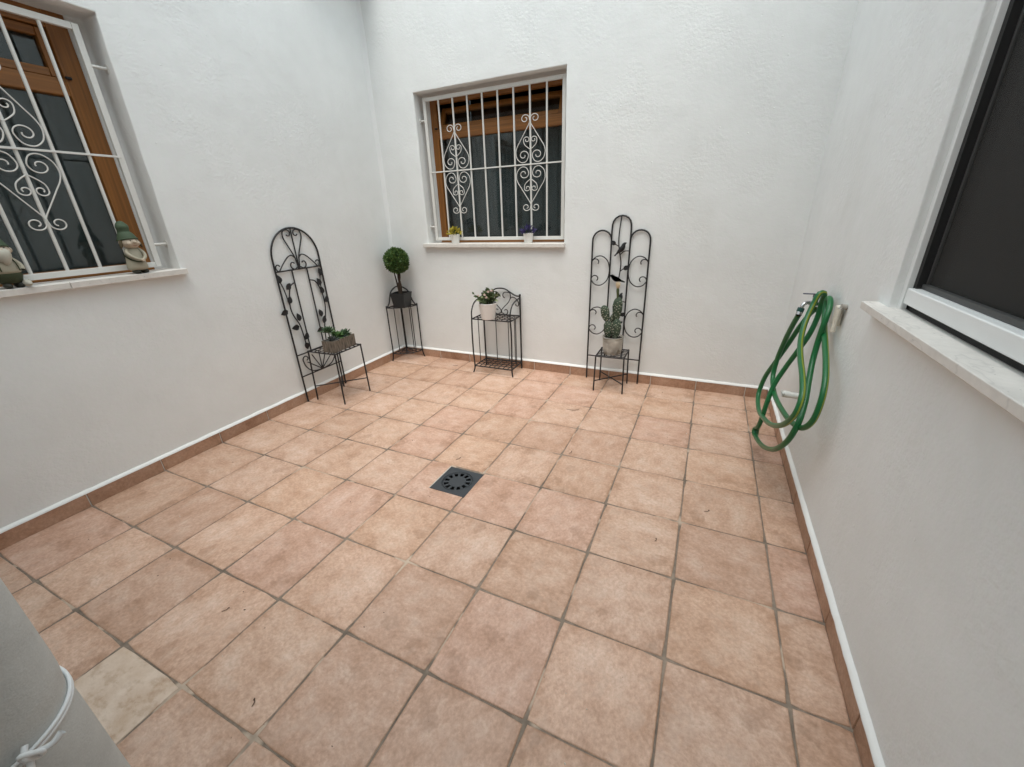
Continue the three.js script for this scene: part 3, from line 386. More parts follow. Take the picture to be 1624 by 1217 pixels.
function squareStand(label, c, side, dp, h, turn) {
  const t = thing('iron_stand', label, 'plant stand', c, turn, 'small square iron plant stands'), a = side / 2, b = dp / 2, r = 0.0044;
  for (const [x, z] of [[-a, -b], [a, -b], [a, b], [-a, b]]) obj('leg', bar([x * 1.0, h, z * 1.0], [x * 1.05, 0, z * 1.05], r), MIron, t);
  obj('top_frame', [bar([-a, h, -b], [a, h, -b], r), bar([-a, h, b], [a, h, b], r), bar([-a, h, -b], [-a, h, b], r), bar([a, h, -b], [a, h, b], r), ...[[-a, -b], [a, -b], [a, b], [-a, b]].map(p => ball(0.0062, p[0], h, p[1]))], MIron, t);
  for (let i = 1; i < 6; i++) obj('top_wire', bar([-a + side * i / 6, h - 0.003, -b], [-a + side * i / 6, h - 0.003, b], 0.0018, 6), MIron, t);
  for (let i = 1; i < 6; i++) obj('top_wire', bar([-a, h - 0.0015, -b + dp * i / 6], [a, h - 0.0015, -b + dp * i / 6], 0.0018, 6), MIron, t);
  obj('cross_brace', [bar([-a * 1.036, h * 0.28, -b * 1.036], [a * 1.036, h * 0.28, b * 1.036], 0.0034), bar([a * 1.036, h * 0.28 + 0.004, -b * 1.036], [-a * 1.036, h * 0.28 + 0.004, b * 1.036], 0.0034)], MIron, t);
  return t;
}
squareStand('square black iron stand under the long wooden succulent planter', [0.112, 0, -1.843], 0.262, 0.262, 0.392, 0.03);
squareStand('square black iron stand under the cactus pot', [2.03, 0, -2.722], 0.208, 0.215, 0.281, 0.02);
{ // quarter round corner stand
  const t = thing('corner_stand', 'quarter round black iron stand in the corner under the ball tree', 'plant stand', [-0.072, 0, -2.868]), r = 0.0048, W = 0.205, H = 0.515;
  const arcP = (rad, v, n = 14) => Array.from({ length: n + 1 }, (_, i) => { const a = PI / 2 * i / n; return [rad * Math.cos(a), v, rad * Math.sin(a)]; });
  obj('leg', bar([0.006, 0, 0.006], [0.006, H, 0.006], r), MIron, t);
  obj('leg', tube([[W + 0.022, 0, 0.006], [W + 0.008, 0.03, 0.006], [W, 0.08, 0.006], [W, 0.3, 0.006], [W, H + 0.018, 0.006]], r, { seg: 40 }), MIron, t);
  obj('leg', tube([[0.006, 0, W + 0.022], [0.006, 0.03, W + 0.008], [0.006, 0.08, W], [0.006, 0.3, W], [0.006, H + 0.018, W]], r, { seg: 40 }), MIron, t);
  for (const v of [H, 0.068]) { obj('shelf_rim', [tube(arcP(W, v), 0.0042, { seg: 30 }), bar([0, v, 0.006], [W, v, 0.006], 0.0042), bar([0.006, v, 0], [0.006, v, W], 0.0042)], MIron, t); obj('shelf_wire', [tube(arcP(W * 0.45, v), 0.0024, { seg: 20 }), tube(arcP(W * 0.72, v), 0.0024, { seg: 24 }), ...[20, 45, 70].map(a => bar([0, v, 0], [W * Math.cos(a * PI / 180), v, W * Math.sin(a * PI / 180)], 0.0024))], MIron, t); }
  for (const p of [[W * 0.52, 0.006], [0.006, W * 0.52], [0.03, 0.02], [W * 0.99 * Math.cos(0.4), W * 0.99 * Math.sin(0.4)]]) obj('thin_rod', bar([p[0], 0.068, p[1]], [p[0], H, p[1]], 0.0026), MIron, t);
  // bell shaped rail along both walls
  const half = [[W, 0], [W - 0.02, 0.012], [W - 0.045, 0.04], [W - 0.062, 0.085], [W - 0.085, 0.13], [W - 0.13, 0.158], [0.03, 0.17]];
  obj('back_rail', tube([...half.map(p => [p[0], H + p[1], 0.008]), ...half.slice().reverse().map(p => [0.008, H + p[1], p[0]])], 0.005, { seg: 80 }), MIron, t);
}
{ // two tier stand with arched back
  const t = thing('tiered_stand', 'black iron two tier stand with arched scroll back under the flowering pot', 'plant stand', [1.026, 0, -2.765], 0.01), a = 0.178, b = 0.106, H = 0.478, r = 0.005, bt = 0.655;
  for (const s of [-1, 1]) {
    obj('front_leg', tube([[s * (a + 0.012), 0, b + 0.012], [s * (a + 0.002), 0.04, b + 0.002], [s * (a + 0.006), 0.2, b + 0.002], [s * (a + 0.006), 0.38, b], [s * a, H + 0.02, b]], r, { seg: 40 }), MIron, t);
    obj('back_leg', [bar([s * a, 0, -b], [s * a, bt, -b], 0.0062), ball(0.0085, s * a, bt, -b)], MIron, t);
    obj('side_arm', tube([[s * a, H, b], [s * a, 0.54, b - 0.004], [s * a, 0.6, b - 0.05], [s * a, 0.632, -b + 0.03], [s * a, 0.635, -b]], r, { seg: 40 }), MIron, t);
    obj('thin_rod', bar([s * a, 0.06, 0], [s * a, H, 0], 0.0024), MIron, t);
    const m = p => [s * p[0], p[1], -b];
    obj('scroll', tube([...spiral(0.045, 0.645, 0.02, 0.03, 250, 100, 8), [0.06, 0.675], [0.085, 0.668], [0.09, 0.63], [0.07, 0.59], [0.03, 0.55], [0.002, 0.515], [0.01, 0.49], ...spiral(0.04, 0.51, 0.03, 0.012, 215, 500, 10)].map(m), 0.0028, { seg: 80 }), MIron, t);
    obj('scroll', tube([[0.085, 0.62], [0.11, 0.635], [0.14, 0.625], [0.165, 0.59], ...spiral(0.148, 0.575, 0.018, 0.008, 20, -220, 8)].map(m), 0.0028, { seg: 50 }), MIron, t);
  }
  obj('back_arch', tube([[-a, 0.645, -b], [-a + 0.04, 0.65, -b], [-0.09, 0.675, -b], [-0.045, 0.7, -b], [0, 0.706, -b], [0.045, 0.7, -b], [0.09, 0.675, -b], [a - 0.04, 0.65, -b], [a, 0.645, -b]], r, { seg: 60 }), MIron, t);
  for (const v of [H, 0.058]) {
    obj('shelf_frame', [bar([-a, v, -b], [a, v, -b], 0.0056), bar([-a, v, b], [a, v, b], 0.0044), bar([-a, v, -b], [-a, v, b], 0.0044), bar([a, v, -b], [a, v, b], 0.0044)], MIron, t);
    obj('shelf_wire', [...Array.from({ length: 7 }, (_, i) => bar([-a + (i + 1) * a / 4, v, -b], [-a + (i + 1) * a / 4, v, b], 0.0022, 6)), ...[-0.05, 0, 0.05].map(z => bar([-a, v + 0.001, z], [a, v + 0.001, z], 0.0022, 6))], MIron, t);
  }
  for (const x of [-0.06, 0.06, 0.12]) obj('thin_rod', bar([x, 0.058, -b], [x, H, -b], 0.0024), MIron, t);
}

// ------------------------------------------------------------------ pots and plants
const soil = std([0.03, 0.022, 0.016], { roughness: 1 });
{ // topiary
  const t = thing('topiary', 'clipped green ball tree in a square black pot in the corner', 'plant', [0.052, 0.5165, -2.752]); t.rotation.y = 0.12;
  t.scale.setScalar(0.95); const pot = std([0.007, 0.0075, 0.008], { roughness: 0.42 });
  const fr = (b, tp, h, wl) => { const g = new THREE.CylinderGeometry(tp * Math.SQRT1_2, b * Math.SQRT1_2, h, 4, 1, true); g.rotateY(PI / 4); g.translate(0, h / 2, 0); return g.toNonIndexed(); };
  const o = fr(0.12, 0.15, 0.135), i = fr(0.11, 0.138, 0.134); for (const g of [o, i]) g.computeVertexNormals();
  obj('pot', [o, i, rbox(0.154, 0.016, 0.008, 0, 0.132, 0.073, 0.003), rbox(0.154, 0.016, 0.008, 0, 0.132, -0.073, 0.003), rbox(0.008, 0.016, 0.1379, 0.073, 0.132, 0, 0.003), rbox(0.008, 0.016, 0.1379, -0.073, 0.132, 0, 0.003), rbox(0.118, 0.004, 0.118, 0, 0.002, 0, 0.001)], pot, t);
  obj('soil', rbox(0.136, 0.01, 0.136, 0, 0.115, 0, 0.003), soil, t);
  const bark = std([0.05, 0.032, 0.02], { roughness: 0.9, bumpMap: plasterBump, bumpScale: 0.01 });
  obj('trunk', [loft([[0.0, 0.11, 0, 0.014], [0.008, 0.2, 0, 0.0125], [0.0, 0.28, 0.004, 0.012], [0.008, 0.36, 0, 0.011]]), loft([[-0.006, 0.11, 0.006, 0.011], [-0.016, 0.19, 0.008, 0.009], [-0.03, 0.27, 0.006, 0.007], [-0.045, 0.34, 0, 0.006]]), loft([[0.006, 0.11, -0.006, 0.011], [-0.006, 0.2, 0.012, 0.009], [0.016, 0.28, 0.008, 0.008], [0.02, 0.35, 0, 0.006]])], bark, t);
  const r = rng(55), gy = [], gs = [ball(0.092, 0, 0.436, 0, 1, 1, 1, 24, 16)], lf = [leaf(0.026, 0.017, 0.35, 0.3, 2), leaf(0.022, 0.015, 0.5, 0.2, 2)], N = 2600;
  for (let k = 0; k < N; k++) { const y = 1 - 2 * (k + 0.5) / N, a = k * 2.399963 + r() * 0.2, q = Math.sqrt(1 - y * y), d = V(q * Math.cos(a), y, q * Math.sin(a)), rad = (0.103 + r() * 0.015) * (1 + 0.09 * pn(d.x * 3 + 7, d.y * 3 + d.z * 2.3, 256, 256, 12)), j = V(r() - 0.5, r() - 0.5 + 0.45, r() - 0.5).multiplyScalar(1.5); (r() < 0.28 ? gy : gs).push(put(lf[k % 2], d.clone().multiplyScalar(rad - 0.012).add(V(0, 0.436, 0)), d.clone().add(j), r() * 6.3)); }
  obj('crown', gy, std([0.1, 0.165, 0.035], { roughness: 0.55, side: THREE.DoubleSide }), t);
  const c = obj('crown', gs, new THREE.MeshPhysicalMaterial({ color: lin(0.05, 0.105, 0.022), roughness: 0.55, side: THREE.DoubleSide }), t);
}
{ // white pot with small flowering plant
  const t = thing('flower_pot', 'white round pot with leafy pale flowering plant on the two tier stand', 'plant', [0.995, 0.485, -2.682]);
  const w = std([0.74, 0.71, 0.68], { roughness: 0.5 });
  obj('pot', lathe([[0, 0.001], [0.055, 0], [0.058, 0.004], [0.07, 0.1], [0.0755, 0.128], [0.076, 0.132], [0.0725, 0.1335], [0.067, 0.11], [0.064, 0.105], [0, 0.105]], 36), w, t);
  obj('soil', (() => { const g = new THREE.CylinderGeometry(0.0665, 0.066, 0.006, 24); g.translate(0, 0.112, 0); return g; })(), soil, t);
  const r = rng(91), L = [leaf(0.036, 0.022, 0.4, 0.25, 4), leaf(0.03, 0.018, 0.3, 0.3, 4), leaf(0.042, 0.024, 0.5, 0.2, 4)], gA = [], gB = [], st = [];
  for (let k = 0; k < 30; k++) { const a = r() * 6.28, el = 0.65 + r() * 0.9, d = V(Math.cos(a) * Math.cos(el), Math.sin(el), Math.sin(a) * Math.cos(el)), len = 0.06 + r() * 0.085, b = V((r() - 0.5) * 0.07, 0.112, (r() - 0.5) * 0.07), e = b.clone().addScaledVector(d, len); st.push(bar(b, e, 0.0014, 5));
    for (let m = 0; m < 8; m++) { const f = 0.35 + 0.65 * r(), p = b.clone().addScaledVector(d, len * f), dd = d.clone().multiplyScalar(0.5).add(V(r() - 0.5, r() - 0.35, r() - 0.5).multiplyScalar(2)); (r() < 0.3 ? gB : gA).push(put(L[m % 3], p, dd, r() * 6.3, 0.75 + r() * 0.4)); } }
  obj('stems', st, std([0.09, 0.11, 0.04]), t); obj('foliage', gA, std([0.055, 0.085, 0.03], { roughness: 0.5, side: THREE.DoubleSide }), t);
  obj('foliage', gB, std([0.2, 0.24, 0.11], { roughness: 0.55, side: THREE.DoubleSide }), t);
  for (const [x, y, z] of [[0.012, 0.205, 0.062], [0.034, 0.228, 0.04], [0.055, 0.232, 0.02], [0.028, 0.186, 0.066], [-0.06, 0.19, 0.04]]) { const p = []; for (let k = 0; k < 7; k++) p.push(put(leaf(0.014, 0.01, -0.4, 0.2, 3), [x, y, z], [Math.cos(k * 0.9), 0.5, Math.sin(k * 0.9) + 0.7], r())); obj('flower', p, std([0.62, 0.47, 0.42], { roughness: 0.7, side: THREE.DoubleSide }), t); }
}
{ // cactus
  const t = thing('cactus_pot', 'prickly pad cactus with cream flower in a rough stone pot', 'cactus', [2.03, 0.286, -2.705]); t.scale.setScalar(1.06);
  const st = new THREE.MeshStandardMaterial({ roughness: 0.9, bumpMap: plasterBump, bumpScale: 0.012, map: colorTex(256, 256, (u, v, c) => { const a = fbm(u * 6, v * 6, 6, 4, 301), k = 0.42 + 0.22 * a, d = smooth(0.15, 0.4, fbm(u * 5, v * 8, 5, 3, 305, 0.5, 8)) * 0.14; c[0] = k - d; c[1] = k * 0.94 - d; c[2] = k * 0.83 - d; }) });
  obj('pot', lathe([[0, 0.001], [0.052, 0], [0.06, 0.004], [0.0655, 0.03], [0.07, 0.09], [0.0725, 0.122], [0.071, 0.1265], [0.066, 0.126], [0.0635, 0.11], [0, 0.108]], 36), st, t);
  obj('soil', (() => { const g = new THREE.CylinderGeometry(0.0635, 0.0635, 0.006, 24); g.translate(0, 0.113, 0); return g; })(), soil, t);
  const cm = new THREE.MeshStandardMaterial({ roughness: 0.75, map: colorTex(256, 256, (u, v, c) => { const a = fbm(u * 5, v * 5, 5, 4, 311), b = fbm(u * 24, v * 24, 24, 3, 313); const k = 1 + 0.7 * a + 0.5 * b; c[0] = 0.042 * k; c[1] = 0.066 * k; c[2] = 0.04 * k; }) }), sp = std([0.36, 0.36, 0.28], { roughness: 0.9 }), r = rng(17);
  const pads = [[-0.036, 0.17, 0.01, 0.033, 0.066, 0.02, 0.1], [-0.062, 0.283, 0.006, 0.034, 0.06, 0.017, 0.24], [0.02, 0.18, 0.014, 0.036, 0.075, 0.022, -0.05], [0.018, 0.318, 0.006, 0.037, 0.086, 0.019, -0.06], [-0.012, 0.235, -0.012, 0.026, 0.05, 0.018, -0.2]];
  for (const [x, y, z, a, b, c, tilt] of pads) {
    const g = new THREE.SphereGeometry(1, 22, 18), p = g.attributes.position, sd = r() * 50; for (let k = 0; k < p.count; k++) { const py = p.getY(k), f = (1 + 0.18 * py) * (1 + 0.16 * pn(p.getX(k) * 2 + sd, py * 2.5, 256, 256, 3)); p.setXYZ(k, p.getX(k) * a * f * 0.9, py * b, p.getZ(k) * c * f); } g.rotateZ(tilt); g.translate(x, y, z); g.computeVertexNormals();
    const pad = obj('pad', g, cm, t), dots = [];
    for (let i = -3; i <= 3; i++) for (let j = -2; j <= 2; j++) { const py = i / 3.7 + (j & 1) * 0.12, px = j / 2.7, q = 1 - px * px - py * py; if (q < 0.05 || r() < 0.25) continue; for (const s of [1, -1]) { const f = 1 + 0.18 * py, v = V((px + (r() - 0.5) * 0.12) * a * f * 0.9, (py + (r() - 0.5) * 0.1) * b, s * Math.sqrt(q) * c * f * 1.03); v.applyAxisAngle(V(0, 0, 1), tilt).add(V(x, y, z)); dots.push(ball(0.0022 + r() * 0.0024, v.x, v.y, v.z, 1, 1, 0.7, 6, 4)); for (let k = 0; k < 3; k++) dots.push(bar(v, v.clone().add(V((r() - 0.5) * 0.014, (r() - 0.3) * 0.012, s * 0.009)), 0.0006, 3)); } }
    obj('spines', dots, sp, pad);
  }
  obj('flower_stalk', loft([[0.016, 0.39, 0.008, 0.006], [0.015, 0.42, 0.01, 0.0075], [0.014, 0.45, 0.012, 0.01], [0.014, 0.462, 0.012, 0.007]]), std([0.06, 0.085, 0.03]), t);
  const pet = []; for (let k = 0; k < 15; k++) { const a = k * 2.4, e = k < 6 ? 2.6 : 1.35; pet.push(put(leaf(0.05, 0.013, 0.35, 0.3, 4), [0.014, 0.455, 0.012], [Math.cos(a), e, Math.sin(a)], -a + PI / 2)); }
  obj('flower', pet, std([0.72, 0.6, 0.42], { roughness: 0.7, side: THREE.DoubleSide }), t);
}
{ // succulent planter: long axis along the wall
  const t = thing('succulent_planter', 'weathered wooden trough of green succulents on the square stand', 'planter', [0.172, 0.3965, -1.842], 0.1), wd = new THREE.MeshStandardMaterial({ roughness: 0.95, bumpMap: plasterBump, bumpScale: 0.01, map: colorTex(256, 256, (u, v, c) => { const g = fbm(u * 26, v * 3, 26, 4, 401, 0.6, 3), k = 0.135 + 0.13 * g; c[0] = k * 1.12; c[1] = k * 0.92; c[2] = k * 0.72; }) });
  wd.map.repeat.set(5, 5);
  const w = 0.052, l = 0.116, h = 0.086; for (const g of [span(-w, -w + 0.009, 0, h, -l, l, 0.002), span(w - 0.009, w, 0, h, -l, l, 0.002), span(-w + 0.0093, w - 0.0093, 0, h - 0.001, l - 0.01, l - 0.001, 0.002), span(-w + 0.0093, w - 0.0093, 0, h - 0.001, -l + 0.001, -l + 0.01, 0.002)]) obj('board', planar(g), wd, t);
  obj('soil', span(-w + 0.0095, w - 0.0095, 0.003, h - 0.016, -l + 0.0105, l - 0.0105, 0.003), soil, t);
  const ros = (x, y, z, n, len, wid, col, tall) => { const gs = []; for (let k = 0; k < n; k++) { const a = k * 2.399, f = k / n, el = 0.25 + f * tall; const g = loft([[0, 0, 0, wid * 0.25], [0, len * 0.4, 0, wid * 0.5], [0, len * 0.75, 0, wid * 0.42], [0, len, 0, 0.0006]], { seg: 8, rad: 6 }); g.scale(1, 1, 0.45); gs.push(put(g, [x, y, z], [Math.cos(a) * (1 - f * 0.6), el, Math.sin(a) * (1 - f * 0.6)], -a + PI / 2, 1 - 0.35 * f)); } return gs; };
  const cols = { blue: std([0.07, 0.1, 0.085], { roughness: 0.55 }), green: std([0.075, 0.16, 0.045], { roughness: 0.5 }), dark: std([0.04, 0.085, 0.035], { roughness: 0.5 }), grey: std([0.1, 0.11, 0.105], { roughness: 0.6 }) };
  obj('succulent_stem', loft([[0, 0.07, 0.085, 0.004], [0.003, 0.105, 0.085, 0.0035], [0, 0.15, 0.086, 0.004]]), std([0.06, 0.045, 0.03]), t);
  obj('succulent', ros(0, 0.142, 0.086, 26, 0.070, 0.019, 0, 1.6), cols.dark, t);
  obj('succulent', ros(0.006, 0.072, 0.062, 22, 0.059, 0.022, 0, 1.1), cols.grey, t);
  obj('succulent', [...ros(0, 0.078, 0.014, 22, 0.070, 0.018, 0, 2.0), ...ros(-0.012, 0.11, 0.02, 16, 0.048, 0.015, 0, 1.8), ...ros(0.016, 0.1, -0.004, 14, 0.042, 0.015, 0, 1.8)], cols.green, t);
  obj('succulent', [...ros(0, 0.075, -0.055, 22, 0.070, 0.021, 0, 1.8), ...ros(0.005, 0.09, -0.08, 14, 0.059, 0.018, 0, 1.6)], cols.dark, t);
  obj('succulent', ros(0.012, 0.072, -0.03, 14, 0.048, 0.016, 0, 1.2), cols.blue, t);
}
function sillPot(label, x, col, kind, seed) {
  const P = toW(FB, x, 1.0665, -0.025), t = thing('sill_pot', label, 'plant', P, 0, 'little pots on the back window sill'), r = rng(seed); t.scale.setScalar(1.18);
  obj('pot', lathe([[0, 0.001], [0.0255, 0], [0.027, 0.002], [0.034, 0.058], [0.0355, 0.062], [0.033, 0.063], [0.030, 0.052], [0, 0.05]], 28), std([0.76, 0.75, 0.71], { roughness: 0.6 }), t);
  obj('soil', (() => { const g = new THREE.CylinderGeometry(0.03, 0.03, 0.004, 20); g.translate(0, 0.0545, 0); return g; })(), soil, t);
  const gs = [], gr = []; for (let k = 0; k < 190; k++) { const a = r() * 6.28, el = r() * 1.4 + 0.1, R0 = 0.016 + r() * 0.038, d = V(Math.cos(a) * Math.cos(el), Math.sin(el), Math.sin(a) * Math.cos(el)), p = d.clone().multiplyScalar(R0).multiply(V(1.05, 0.95, 1)).add(V(0, 0.056, 0)); (R0 > 0.024 ? gs : gr).push(put(leaf(kind ? 0.02 : 0.019, kind ? 0.007 : 0.011, 0.3, 0.3, 3), p, d.add(V(r() - 0.5, r() - 0.2, r() - 0.5)), r() * 6)); }
  obj('foliage', gr, std([0.05, 0.085, 0.025], { side: THREE.DoubleSide }), t); obj('flowers', gs, std(col, { side: THREE.DoubleSide, roughness: 0.75 }), t);
}
sillPot('little white pot of yellow green foliage on the back window sill', 0.585, [0.36, 0.30, 0.025], 0, 5);
sillPot('little white pot of dark violet flowers on the back window sill', 1.268, [0.03, 0.022, 0.1], 1, 6);

// ------------------------------------------------------------------ garden gnomes on the left sill
const skin = std([0.47, 0.39, 0.30], { roughness: 0.7 }), cream = std([0.36, 0.33, 0.25], { roughness: 0.75 }), mossy = std([0.05, 0.08, 0.042], { roughness: 0.75 }), dkGreen = std([0.035, 0.045, 0.018], { roughness: 0.8 }), boot = std([0.028, 0.03, 0.022], { roughness: 0.7 }), brownH = std([0.08, 0.06, 0.03], { roughness: 0.85 }), white2 = std([0.46, 0.44, 0.37], { roughness: 0.75 });
function gnome(label, u, n, yaw, lady) {
  const P = toW(FL, u, 1.0665, n), t = thing('garden_gnome', label, 'figurine', P, FL.r + yaw, 'garden gnomes on the window sill');
  for (const s of [-1, 1]) obj('boot', loft([[s * 0.016, 0.011, -0.014, 0.009], [s * 0.017, 0.0125, 0.0, 0.0125], [s * 0.019, 0.0115, 0.018, 0.0125], [s * 0.02, 0.009, 0.031, 0.007], [s * 0.02, 0.008, 0.034, 0.002]], { seg: 20, rad: 12 }), boot, t);
  const sc = (g, z) => { g.scale(1, 1, z); return g; };
  if (lady) {
    obj('dress', sc(lathe([[0, 0.018], [0.034, 0.018], [0.044, 0.024], [0.0445, 0.036], [0.04, 0.06], [0.036, 0.085], [0.031, 0.108], [0.022, 0.124], [0.012, 0.132], [0, 0.134]], 28), 0.88), cream, t);
    obj('apron_trim', tube(Array.from({ length: 19 }, (_, i) => { const a = -1.9 + 3.8 * i / 18; return [0.0385 * Math.sin(a), 0.098 - 0.04 * Math.cos(a * 0.82), 0.041 * 0.92 * Math.cos(a)]; }), 0.0034, { seg: 50 }), dkGreen, t);
    for (const s of [-1, 1]) obj('arm', loft([[s * 0.024, 0.122, 0.004, 0.0075], [s * 0.036, 0.106, 0.012, 0.0085], [s * 0.033, 0.088, 0.03, 0.008], [s * 0.018, 0.074, 0.043, 0.007], [s * 0.005, 0.068, 0.048, 0.006]], { seg: 22, rad: 10 }), cream, t);
    obj('hands', [ball(0.0085, 0.002, 0.066, 0.049, 1.2, 0.9, 0.9), ...[0, 1, 2, 3].map(k => bar([-0.006 + k * 0.0035, 0.069, 0.055], [-0.003 + k * 0.0035, 0.060, 0.0565], 0.002, 6))], skin, t);
  } else {
    obj('trousers', sc(lathe([[0, 0.02], [0.03, 0.02], [0.038, 0.03], [0.043, 0.048], [0.043, 0.06], [0.038, 0.068], [0, 0.07]], 28), 0.9), dkGreen, t);
    obj('shirt', sc(lathe([[0.0, 0.056], [0.041, 0.058], [0.045, 0.07], [0.044, 0.09], [0.037, 0.112], [0.024, 0.126], [0, 0.132]], 28), 0.9), cream, t);
    for (const s of [-1, 1]) { obj('arm', loft([[s * 0.028, 0.12, 0.0, 0.009], [s * 0.043, 0.1, -0.002, 0.011], [s * 0.049, 0.082, 0.006, 0.0105], [s * 0.044, 0.07, 0.02, 0.008]], { seg: 20, rad: 10 }), cream, t); obj('brace', tube([[s * 0.024, 0.124, 0.016], [s * 0.027, 0.1, 0.034], [s * 0.028, 0.07, 0.0385]], 0.0024), dkGreen, t); }
    obj('beard', loft([[0, 0.152, 0.024, 0.022], [0, 0.136, 0.031, 0.026], [0, 0.116, 0.036, 0.02], [0, 0.1, 0.039, 0.009], [0, 0.094, 0.0395, 0.001]], { seg: 22, rad: 14 }), white2, t);
    obj('moustache', [-1, 1].map(s => loft([[s * 0.002, 0.15, 0.041, 0.005], [s * 0.012, 0.149, 0.039, 0.007], [s * 0.024, 0.146, 0.031, 0.004], [s * 0.03, 0.149, 0.025, 0.001]], { seg: 14 })), white2, t);
    obj('little_animal', [loft([[0.034, 0.013, 0.012, 0.006], [0.035, 0.016, 0.026, 0.0145], [0.035, 0.0145, 0.042, 0.0115], [0.034, 0.011, 0.053, 0.002]], { seg: 20, rad: 12 }), ball(0.004, 0.028, 0.028, 0.034), ball(0.004, 0.042, 0.028, 0.034)], white2, t);
  }
  const hd = obj('head', [ball(0.033, 0, 0.15, 0.006, 1.16, 0.88, 1.02, 22, 16), ball(0.012, -0.019, 0.147, 0.028, 1.1, 0.9, 0.8), ball(0.012, 0.019, 0.147, 0.028, 1.1, 0.9, 0.8), ball(0.0095, -0.041, 0.152, 0.002, 0.7, 1.1, 0.9), ball(0.0095, 0.041, 0.152, 0.002, 0.7, 1.1, 0.9), ball(0.009, 0, 0.153, 0.04, 1, 0.95, 1.05)], skin, t);
  obj('eyes', [-1, 1].map(s => ball(0.0032, s * 0.013, 0.1615, 0.0345, 1.2, 0.8, 0.5, 8, 6)), boot, hd);
  if (lady) obj('mouth', tube([[-0.008, 0.138, 0.0345], [0, 0.1355, 0.0362], [0.008, 0.138, 0.0345]], 0.0014), std([0.3, 0.13, 0.1]), hd);
  if (lady) for (const s of [-1, 1]) obj('hair_braid', loft([[s * 0.036, 0.165, 0.0, 0.007], [s * 0.042, 0.148, 0.006, 0.0075], [s * 0.046, 0.134, 0.008, 0.006], [s * 0.05, 0.124, 0.008, 0.0015]], { seg: 16 }), brownH, t);
  const ht = new THREE.Group(); ht.name = 'hat'; ht.position.set(0, 0.166, -0.004); ht.rotation.x = -0.14; t.add(ht);
  obj('hat_crown', loft([[0, -0.004, 0, 0.039], [0, 0.004, 0, 0.0392], [0, 0.02, -0.001, 0.034], [0, 0.034, -0.002, 0.026], [0, 0.046, 0.0, 0.0245], [0, 0.06, 0.003, 0.026], [0, 0.073, 0.007, 0.021], [0, 0.081, 0.013, 0.01], [0, 0.083, 0.015, 0.001]], { seg: 40, rad: 22 }), mossy, ht);
  obj('hat_brim', (() => { const g = new THREE.TorusGeometry(0.0395, 0.004, 8, 36); g.rotateX(PI / 2); return g; })(), mossy, ht);
}
gnome('garden gnome in cream dress and green hat with folded hands', 0.893, 0.0, 0.16, true);
gnome('bearded garden gnome in green hat and dark trousers on the sill', 0.432, 0.0, 0.1, false);

// ------------------------------------------------------------------ tap, hose and wall fittings
const chrome = std([0.62, 0.62, 0.62], { metalness: 1, roughness: 0.25 });
{
  const t = thing('garden_tap', 'chrome garden tap with lever handle on the wall behind the hose', 'tap', [3.118, 0.856, -2.03]);
  obj('wall_flange', bar([-0.001, 0, 0], [0.006, 0, 0], 0.016, 24), chrome, t);
  obj('body', [loft([[0.0, 0, 0, 0.0095], [-0.02, 0, 0, 0.0095], [-0.036, 0, 0, 0.013], [-0.05, 0, 0, 0.0125], [-0.066, 0.004, 0.01, 0.0085], [-0.082, 0.002, 0.022, 0.0085], [-0.09, -0.01, 0.028, 0.0085], [-0.092, -0.022, 0.03, 0.0085]], { seg: 40, rad: 14 }), bar([-0.044, 0, 0], [-0.044, 0.03, 0], 0.008, 14)], chrome, t);
  obj('lever', [bar([-0.044, 0.028, 0], [-0.044, 0.042, 0], 0.009, 12), rbox(0.056, 0.005, 0.012, -0.066, 0.044, 0.004, 0.002)], std([0.12, 0.13, 0.17], { roughness: 0.4, metalness: 0.5 }), t);
  obj('hose_connector', bar([-0.092, -0.018, 0.03], [-0.096, -0.036, 0.034], 0.0145, 8), std([0.008, 0.06, 0.05], { roughness: 0.5 }), t);
  obj('hose_clamp', bar([-0.096, -0.036, 0.034], [-0.0985, -0.05, 0.04], 0.0135, 16), chrome, t);
}
